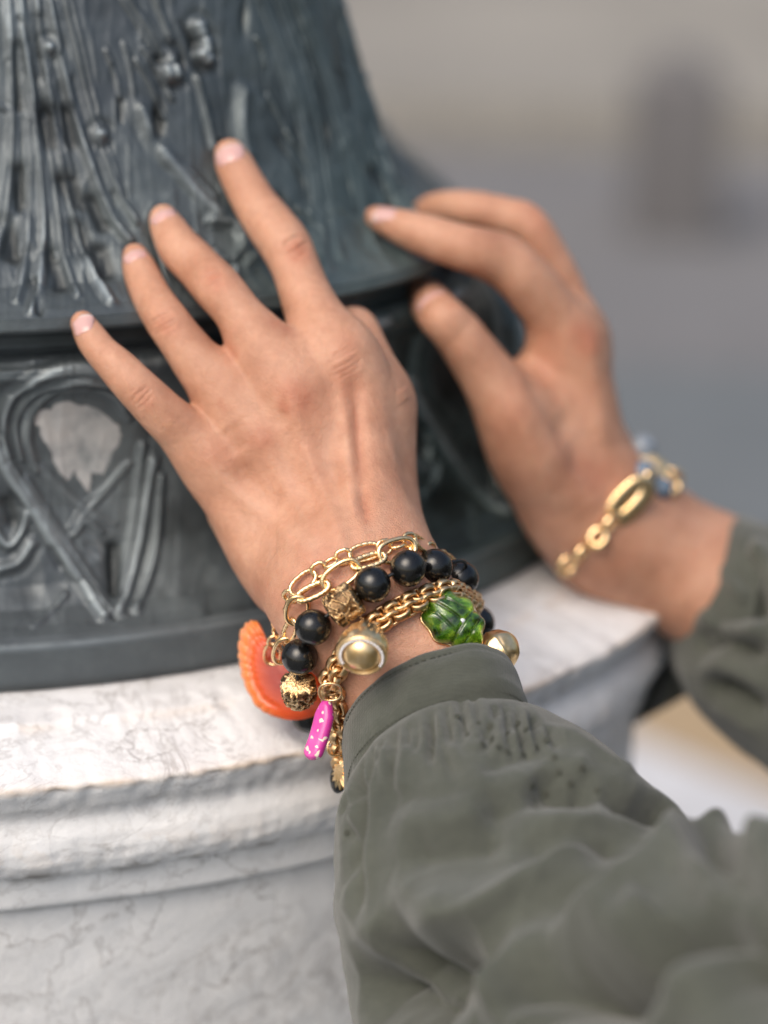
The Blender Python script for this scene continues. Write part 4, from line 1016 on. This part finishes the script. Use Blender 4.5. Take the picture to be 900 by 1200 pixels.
# black bead bracelet
bead_me = None
bB = top('bead_bracelet', 430, 700, .785, 'stretch bracelet of round black beads with two pierced gold barrel beads', 'bracelet')
def sphere_mesh(name, r, m_, seg=40, wob=.0, seed=0, sq=(1, 1, 1)):
    bm = bmesh.new(); bmesh.ops.create_uvsphere(bm, u_segments=seg, v_segments=seg // 2, radius=r)
    for v in bm.verts: v.co.x *= sq[0]; v.co.y *= sq[1]; v.co.z *= sq[2]
    me = bpy.data.meshes.new(name)
    if wob:
        co = np.array([v.co for v in bm.verts]); nz = vnoise(co, 2 / r, seed) * wob
        for v, n in zip(bm.verts, nz): v.co *= (1 + n)
    bm.to_mesh(me); bm.free(); me.polygons.foreach_set('use_smooth', np.ones(len(me.polygons), bool)); me.materials.append(m_); return me
beads_me = [sphere_mesh('bead', .00625, M['black'], 48, .012, k, (1, .97, .95)) for k in range(3)]
front = [(361, 838, 0, .838, 'b'), (350, 808, 0, .806, 'f'), (351, 770, 0, .798, 'b'), (376, 731, .0062, None, 'b'), (405, 708, .0062, None, 'f'), (434, 688, .0062, None, 'b'), (471, 672, .0062, None, 'b'), (509, 664, 0, .803, 'b'), (540, 678, 0, .822, 'b')]
def barrel(r=.0056, ln=.0112):
    nu, nv = 96, 64; u = np.linspace(0, 2 * np.pi, nu, endpoint=False); v = np.linspace(0, 1, nv)
    U, Vv = np.meshgrid(u, v, indexing='ij')
    prof = np.minimum(1, np.minimum(Vv, 1 - Vv) / .10) ** .5; rr = r * (.45 + .55 * prof)
    q = np.stack([np.cos(U), np.sin(U), Vv * 2], -1).reshape(-1, 3)
    h = vnoise(q, 9, 3).reshape(U.shape) + .6 * vnoise(q, 17, 5).reshape(U.shape)
    lace = np.where(np.abs(h) < .38, 1, -1) * np.clip(prof, 0, 1); rr = rr + .00045 * lace
    global LACE; LACE = np.r_[np.clip((.5 - lace) * 1., 0, 1).ravel() * (prof.ravel() > .6), 0, 0]
    p = np.stack([rr * np.cos(U), rr * np.sin(U), (Vv - .5) * ln], -1).reshape(-1, 3)
    p = np.vstack([p, [[0, 0, -ln / 2], [0, 0, ln / 2]]]); f = [tuple(x) for x in grid_faces(nu, nv, wrap_u=True)]
    for i in range(nu): f.append(((i + 1) % nu * nv, i * nv, nu * nv)); f.append((i * nv + nv - 1, (i + 1) % nu * nv + nv - 1, nu * nv + 1))
    return p, f
_b = barrel(); BAR = proto('gold_bead', _b, M['gold_fil'], {'hole': LACE})
bp = []
for px, py, off, dep, kd in front:
    p, n = on_skin(px, py, off, dep); bp.append((p, kd))
for a_, b_, d in [(388, 882, .858), (404, 918, .866), (450, 900, .876), (490, 862, .880), (524, 820, .880), (548, 775, .872), (560, 730, .850)]: bp.append((P(a_, b_, d), 'b'))
for i, (p, kd) in enumerate(bp):
    q = bp[(i + 1) % len(bp)][0] - bp[i - 1][0]
    if i == 0: q = bp[1][0] - bp[0][0]
    mt = frame(p, np.cross(nrm(q), fw), q)
    q = nrm(q); x = nrm(np.cross(q, fw)); y = np.cross(q, x)
    mt = Matrix([[x[0], y[0], q[0], p[0]], [x[1], y[1], q[1], p[1]], [x[2], y[2], q[2], p[2]], [0, 0, 0, 1]])
    if kd == 'b': inst('bead', beads_me[i % 3], bB, mt @ Matrix.Rotation(random.uniform(0, 6), 4, 'Z'))
    else: inst('gold_bead', BAR, bB, mt @ Matrix.Rotation(i * 1.3, 4, 'Z'))
cord = catmull([p for p, _ in bp] + [bp[0][0]], 160)
vv, ff_ = tube_mesh(cord, .0007); own(mesh_obj('cord', vv, ff_, M['black']), bB)
# heavy belcher chain
bC = top('chain_bracelet', 470, 708, .79, 'chunky gold belcher chain bracelet below the black beads, carrying the charms', 'bracelet')
ptsC = [on_skin(556, 704, 0, .828), on_skin(540, 694, 0, .812), on_skin(518, 692, .003), on_skin(494, 698, .003), on_skin(470, 708, .003), on_skin(447, 720, .003), on_skin(424, 736, .003), on_skin(408, 754, .003), on_skin(397, 774, .0032), on_skin(389, 794, .0032), on_skin(386, 815, 0, .800), on_skin(390, 838, 0, .806), on_skin(396, 862, 0, .812), on_skin(397, 890, 0, .822), on_skin(410, 915, 0, .84)] + backpts([(450, 905, .868), (500, 855, .876), (545, 790, .868)])
def belcher(par, pts, me, pitch, row=.0019):
    c, L = path_frames(pts, 600); s = 0; k = 0
    while s < L[-1]:
        p, t, n = at_len(c, L, s); b_ = np.cross(n, t); sg = 1 if k % 2 else -1
        q = np.array(Matrix.Rotation(sg * .80, 3, V3(t)) @ V3(n)) if True else n
        # the ring's plane holds the chain axis and leans to alternate sides
        side = np.cross(q, t); inst('link', me, par, frame(p + b_ * 0, t, np.array(Matrix.Rotation(.42, 3, V3(q)) @ V3(q)))); s += pitch; k += 1
belcher(bC, ptsC, LR, .00335)
belcher(bC, [(p + nrm(np.cross(n, [0, 0, 1.])) * 0 + n * .0004 + .0024 * nrm(np.cross(n, (ptsC[min(i + 1, len(ptsC) - 1)][0] - ptsC[max(i - 1, 0)][0]))), n) for i, (p, n) in enumerate(ptsC)], LR, .0034)

def lathe_solid(prof, seg=64):
    prof = np.array(prof); u = np.linspace(0, 2 * np.pi, seg, endpoint=False); n = len(prof)
    p = np.stack([prof[:, 0][None] * np.cos(u)[:, None], prof[:, 0][None] * np.sin(u)[:, None], np.broadcast_to(prof[:, 1], (seg, n))], -1)
    return p.reshape(-1, 3), grid_faces(seg, n, wrap_u=True)
def zframe(p, z, xh=None):
    z = nrm(z); xh = rt if xh is None else xh; x = nrm(xh - z * (xh @ z)); y = np.cross(z, x)
    return Matrix([[x[0], y[0], z[0], p[0]], [x[1], y[1], z[1], p[1]], [x[2], y[2], z[2], p[2]], [0, 0, 0, 1]])
# dome charm with crystals
c1 = top('gold_charm', 425, 757, .783, 'gold dome charm ringed with tiny clear crystals, over the bare wrist', 'charm')
zc = nrm(-fw * .80 - up * .60 - rt * .10); pc = P(424, 768, .771)
mt = zframe(pc, zc)
pr = [(0, -.0128), (.0022, -.0126), (.0045, -.0115), (.0063, -.0094), (.0075, -.0066), (.0081, -.0038), (.0082, -.0018), (.0081, -.0006), (.0078, .0004), (.0072, .0008), (.0068, .0003), (.0062, .0004)]
prd = catmull(pr, 60); vs, fs_ = lathe_solid(prd, 96); hn = vnoise(vs, 1500, 5); rr = np.hypot(vs[:, 0], vs[:, 1]); vs = vs * (1 + np.where(vs[:, 2] < -.001, hn * .026, 0))[:, None]
body = inst('dome', proto('dome', (vs, fs_), M['gold_satin']), c1, mt)
inst('face_disc', proto('face_disc', lathe_solid(catmull([(0, .0036), (.0022, .0033), (.0041, .0024), (.0054, .0012), (.0061, .0002), (.0063, -.0006)], 24), 64), M['gold_satin']), c1, mt)
cr_me = sphere_mesh('crystal', .00054, M['crystal'], 10); gr_me = sphere_mesh('granule', .00032, M['gold'], 8)
for k in range(24):
    a_ = -.5 + k / 23 * 4.1; inst('crystal', cr_me, c1, mt @ Matrix.Translation((.0068 * math.cos(a_), .0068 * math.sin(a_), .0007)))
for k in range(26):
    for zz, r_ in ((-.0042, .0081), (-.0072, .0071), (-.0098, .0057)):
        a_ = (k + (.5 if zz == -.0072 else 0)) / 26 * 6.2832; inst('granule', gr_me, c1, mt @ Matrix.Translation((r_ * math.cos(a_), r_ * math.sin(a_), zz)))
for k in range(44):
    a_ = k / 44 * 6.2832; inst('granule', gr_me, c1, mt @ Matrix.Translation((.0080 * math.cos(a_), .0080 * math.sin(a_), -.0002)))
def stone(par, name, px, py, d, rx, ry, m_, ang=0, z=None):
    me = sphere_mesh(name, 1, m_, 24); z = -fw if z is None else z
    o = inst(name, me, par, zframe(P(px, py, d), z) @ Matrix.Rotation(ang, 4, 'Z') @ Matrix.Diagonal((rx, ry, min(rx, ry) * .6, 1)))
    vt, ft = small_torus('', 1, .16, None, 28, 8); inst('bezel', proto('bezel', (vt * np.array([1, 1, .9]), ft), M['gold']), par, zframe(P(px, py, d), z) @ Matrix.Rotation(ang, 4, 'Z') @ Matrix.Diagonal((rx * 1.05, ry * 1.05, min(rx, ry), 1)))
stone(c1, 'dark_cabochon', 403, 748, .7755, .0013, .0020, M['dark_stone'], -.25, nrm(-fw * .7 - rt * .7 + up * .2))
stone(c1, 'milky_cabochon', 437, 736, .7742, .0017, .0014, M['opal'], -.5, nrm(-fw * .8 + up * .5 + rt * .3))
inst('jump_ring', JR, c1, zframe(P(428, 728, .789), rt))
# green glass beetle
c2 = top('glass_charm', 531, 727, .80, 'green carved glass beetle charm at the edge of the olive cuff', 'charm')
nu, nv = 70, 120; g = np.zeros((nu, nv, 3)); gv = np.zeros((nu, nv))
for i in range(nu):
    for j in range(nv):
        rho = i / (nu - 1); ph = j / nv * 2 * math.pi; R0 = 1 + .055 * math.cos(8 * ph + .4) + .02 * math.cos(3 * ph)
        x, y = rho * R0 * math.cos(ph), rho * R0 * math.sin(ph)
        gr = math.exp(-(y / .06) ** 2) * (x < .25) + math.exp(-((x - .25 - .12 * y * y) / .06) ** 2) + math.exp(-((x - .62) / .05) ** 2) * .7 + .6 * math.exp(-((abs(y) - .45 - .2 * x) / .05) ** 2) * (x < .2)
        z = (1 - rho ** 2.4) ** .6 * .0058 - .0008 * min(1.2, gr) + .0004 * math.cos(8 * ph) * max(0, rho - .55) * 2
        g[i, j] = (x * .0112, y * .0088, z * 1.1); gv[i, j] = min(1, gr * .8)
zc = nrm(-fw * .93 + up * .28 + rt * .22); axs = nrm(rt * .80 - up * .60)
bev = proto('glass_body', (g.reshape(-1, 3), grid_faces(nu, nv, wrap_v=True)), M['green'], {'groove': gv.ravel()})
m2 = zframe(P(531, 727, .795), zc, axs); inst('glass_body', bev, c2, m2)
ph = np.linspace(0, 2 * np.pi, 120, endpoint=False); R0 = 1 + .055 * np.cos(8 * ph + .4) + .02 * np.cos(3 * ph)
rim = np.stack([R0 * .0110 * np.cos(ph), R0 * .0086 * np.sin(ph), np.full(120, -.0004)], 1)
rp, rf = tube_mesh(np.vstack([rim, rim[:1]]), .00055); inst('gold_rim', proto('gold_rim', (rp, rf), M['gold']), c2, m2)
bkp = np.vstack([rim * np.array([.98, .98, 1]) - [0, 0, .0006], [[0, 0, -.0018]]]); inst('back_plate', proto('back_plate', (bkp, [(i, (i + 1) % 120, 120) for i in range(120)]), M['gold']), c2, m2)
inst('setting_pin', sphere_mesh('setting_pin', .0009, M['crystal'], 12), c2, m2 @ Matrix.Translation((.0022, 0, .0052)))
inst('jump_ring', JR, c2, zframe(P(503, 704, .800), nrm(rt + up)))
# gold ball
c3 = top('gold_charm', 583, 764, .81, 'round hammered gold ball charm with a dark red stone, against the white marble', 'charm')
me = sphere_mesh('ball', .0071, M['gold_satin'], 64, .0); co = np.array([v.co for v in me.vertices]); h_ = vnoise(co, 800, 9) * .030 + vnoise(co, 1900, 10) * .010 + .05 * np.exp(-((co[:, 0] * .8 + co[:, 1] * .5) / .0005) ** 2)
for v, k in zip(me.vertices, h_): v.co *= 1 + k
inst('ball', me, c3, zframe(P(584, 763, .800), -fw + rt * .3))
stone(c3, 'red_stone', 589, 778, .7940, .0013, .0011, M['garnet'], 0, nrm(-fw * .85 - up * .5))
stone(c3, 'dark_stone', 601, 752, .7985, .0013, .0013, M['dark_stone'], 0, nrm(rt * .8 - fw * .2 + up * .4))
inst('jump_ring', JR, c3, zframe(P(566, 746, .804), nrm(rt * .6 + up)))
# pink pendant
c4_ = top('pink_charm', 373, 855, .795, 'long magenta pink charm with pale flecks hanging on a gold ring', 'charm')
nu, nv = 60, 40; g = np.zeros((nu, nv, 3))
for i in range(nu):
    t = i / (nu - 1); w = .0034 * min(1, (t / .30 + .12) ** .55) * min(1, ((1 - t) / .10 + .02) ** .5) * (1 - .12 * (t > .85) * (t - .85) / .15)
    for j in range(nv):
        a_ = j / nv * 2 * math.pi; ca, sa = math.cos(a_), math.sin(a_)
        g[i, j] = (t * .0205, w * np.sign(ca) * abs(ca) ** .75 + .0010 * math.sin(t * 2.6), .0021 * min(1, w / .0022) * np.sign(sa) * abs(sa) ** .8)
inst('pendant', proto('pendant', (g.reshape(-1, 3), grid_faces(nu, nv, wrap_v=True)), M['pink']), c4_, frame(P(384, 820, .795), -up * .93 - rt * .29 - fw * .10, nrm(-fw * .8 - rt * .5)))
inst('jump_ring', proto('big_jump_ring', link_mesh(.0082, .0078, .00045), M['gold']), c4_, zframe(P(387, 811, .792), nrm(-fw * .8 - up * .5)))
# orange carved flower
c5 = top('carved_charm', 315, 790, .83, 'orange carved stone charm with a scalloped edge, leftmost of the charms', 'charm')
ol = [(297, 727), (289, 730), (283, 738), (280, 750), (279, 765), (281, 780), (284, 796), (291, 812), (299, 826), (310, 835), (324, 841), (342, 844), (360, 842), (378, 834), (384, 815), (374, 795), (356, 778), (338, 768), (324, 764), (315, 754), (309, 741), (304, 731)]
ol3 = np.array([[a_, b_] for a_, b_ in ol], float); olc = catmull(np.vstack([ol3, ol3[:1]]), 221)[:-1]
cen = np.array([330, 795.]); nj = len(olc); ni = 26
sc_ = np.abs(np.sin(np.arange(nj) / nj * np.pi * 24 + .9 * np.sin(np.arange(nj) * .13))) ** .7; isleft = np.clip((330 - olc[:, 0]) / 25, 0, 1)
P5 = np.zeros((2 * ni, nj, 3)); ed = np.zeros((2 * ni, nj))
for s_ in range(2):
    for i in range(ni):
        t = i / (ni - 1)
        for j in range(nj):
            tt = 1 - (1 - t) if s_ == 0 else 1 - t
            R_e = 1 + (.035 * sc_[j] - .02) * isleft[j]
            q = cen + (olc[j] - cen) * tt * R_e
            hz = .0030 * (1 - tt ** 5) ** .5 + (.00055 * sc_[j] * isleft[j] * max(0, tt - .55) * 2) - .0008 * math.exp(-((tt - .72) / .06) ** 2) * isleft[j]
            dep = .838 + (q[0] - 280) * -.00010 + (q[1] - 790) * -.00004
            P5[s_ * ni + i, j] = P(q[0], q[1], dep + (-hz if s_ == 0 else hz * .8)); ed[s_ * ni + i, j] = np.clip((tt - .25) * 1.25, 0, 1) * (.35 + .65 * np.clip((345 - q[0]) / 60, 0, 1))
own(mesh_obj('carved_stone', P5.reshape(-1, 3), grid_faces(2 * ni, nj, wrap_v=True), M['orange'], attrs={'edge': ed.ravel()}), c5)
vv, ff_ = tube_mesh(catmull([P(308, 758, .832), P(316, 756, .828), P(328, 752, .822), P(334, 757, .818)], 30), .0004); own(mesh_obj('wire_loop', vv, ff_, M['gold']), c5)
# spiky gold star with a black cabochon
c6 = top('star_charm', 398, 905, .82, 'gold spiked star charm with a black stone, half hidden by the sleeve', 'charm')
sp = []; n = 14
for k in range(2 * n): a_ = k / (2 * n) * 6.2832; r = .0062 if k % 2 == 0 else .0040; sp.append((r * math.cos(a_), r * math.sin(a_), 0))
sv = [(x, y, .0004) for x, y, z in sp] + [(x * .6, y * .6, .0016) for x, y, z in sp] + [(x, y, -.0004) for x, y, z in sp]; m_n = 2 * n
sf = [(i, (i + 1) % m_n, m_n + (i + 1) % m_n, m_n + i) for i in range(m_n)] + [(i, 2 * m_n + i, 2 * m_n + (i + 1) % m_n, (i + 1) % m_n) for i in range(m_n)] + [tuple(range(m_n, 2 * m_n))] + [tuple(range(3 * m_n - 1, 2 * m_n - 1, -1))]
z6 = nrm(-fw * .55 - rt * .75 + up * .1); o = mesh_obj('spiked_ring', np.array(sv), sf, M['gold'], smooth=False); me = o.data; bpy.data.objects.remove(o)
inst('spiked_ring', me, c6, zframe(P(401, 905, .818), z6, up)); inst('black_stone', sphere_mesh('black_stone', .0040, M['black'], 28, 0, 0, (1.3, 1, .6)), c6, zframe(P(397, 912, .822), z6, up))
inst('jump_ring', JR, c6, zframe(P(394, 876, .815), nrm(-fw + rt * .3)))
# leather tab
bm = bmesh.new(); box(bm, (-.0042, -.0011, -.0006), (.0042, .0011, .0006), .0004); me = bpy.data.meshes.new('leather_tab'); bm.to_mesh(me); bm.free(); me.materials.append(M['leather'])
t_ = inst('leather_tab', me, None, frame(P(541, 690, .815), rt * .85 - up * .5, -fw)); tag(t_, 'small orange-brown leather tab behind the last black bead', 'tab')

# bracelet of the farther wrist
BHAND = BR
bD = top('chain_bracelet', 735, 590, .94, 'blurred gold bracelet of broad links and blue-grey stones on the farther wrist', 'bracelet')
LM = proto('marquise_link', link_mesh(.0235, .0135, .0032, .0012, square=True), M['gold']); LS = proto('small_link', link_mesh(.0092, .0086, .0015, .0015), M['gold'])
def skR(px, py, off): return on_skin(px, py, off)
for px, py, off, me, dx, dy, k in [(666, 660, .001, LS, 1, -1, 0), (681, 645, .0018, LS, .8, -1, .7), (699, 628, .0018, LS, .8, -1, -.6), (712, 613, .0018, LS, .8, -.9, .6), (735, 587, .0020, LM, .75, -.8, 0), (754, 563, .0022, LS, .6, -.8, .7)]:
    try: p, n = skR(px, py, off)
    except TypeError: p, n = P(px, py, .95), -fw
    inst('link', me, bD, frame(p, rt * dx - up * dy, np.array(Matrix.Rotation(k, 3, V3(nrm(rt * dx - up * dy))) @ V3(n))))
for px, py, d, me in [(748, 540, .945, LM), (772, 560, .948, LS), (786, 570, .952, LS), (770, 548, .95, LS)]:
    inst('link', me, bD, frame(P(px, py, d), rt * .85 - up * .5, nrm(-fw + up * .4)))
M['blue_stone'] = mat('blue_grey_stone', (.13, .18, .25), .1)[0]; M['pearl'] = mat('pale_grey_stone', (.22, .25, .29), .08)[0]
pv_ = []
for px, py, d, r, m_, n in [(754, 556, .942, .0058, 'blue_stone', 'stone'), (775, 572, .944, .0044, 'blue_stone', 'stone'), (752, 526, .95, .0062, 'pearl', 'pearl'), (764, 538, .96, .0034, 'pearl', 'pearl'), (680, 640, .935, .0026, 'gold', 'ball'), (788, 577, .95, .0026, 'gold', 'ball')]:
    inst(n, sphere_mesh(n, r, M[m_], 24), bD, Matrix.Translation(V3(P(px, py, d))))
for k in range(16):   # the part round the back of the wrist
    t = k / 15; p = P(786 - 40 * t + 0 * t, 585 - 0 * t + 0, .985); a_ = math.pi * (.05 + .9 * t)
    p = P(727 + 62 * math.cos(a_ * 1.0) * 1., 612 - 52 * math.cos(a_), .975 + .028 * math.sin(a_)); inst('link', LS, bD, frame(p, rt * math.sin(a_) - up * math.cos(a_) + fw * .3, nrm(fw)))
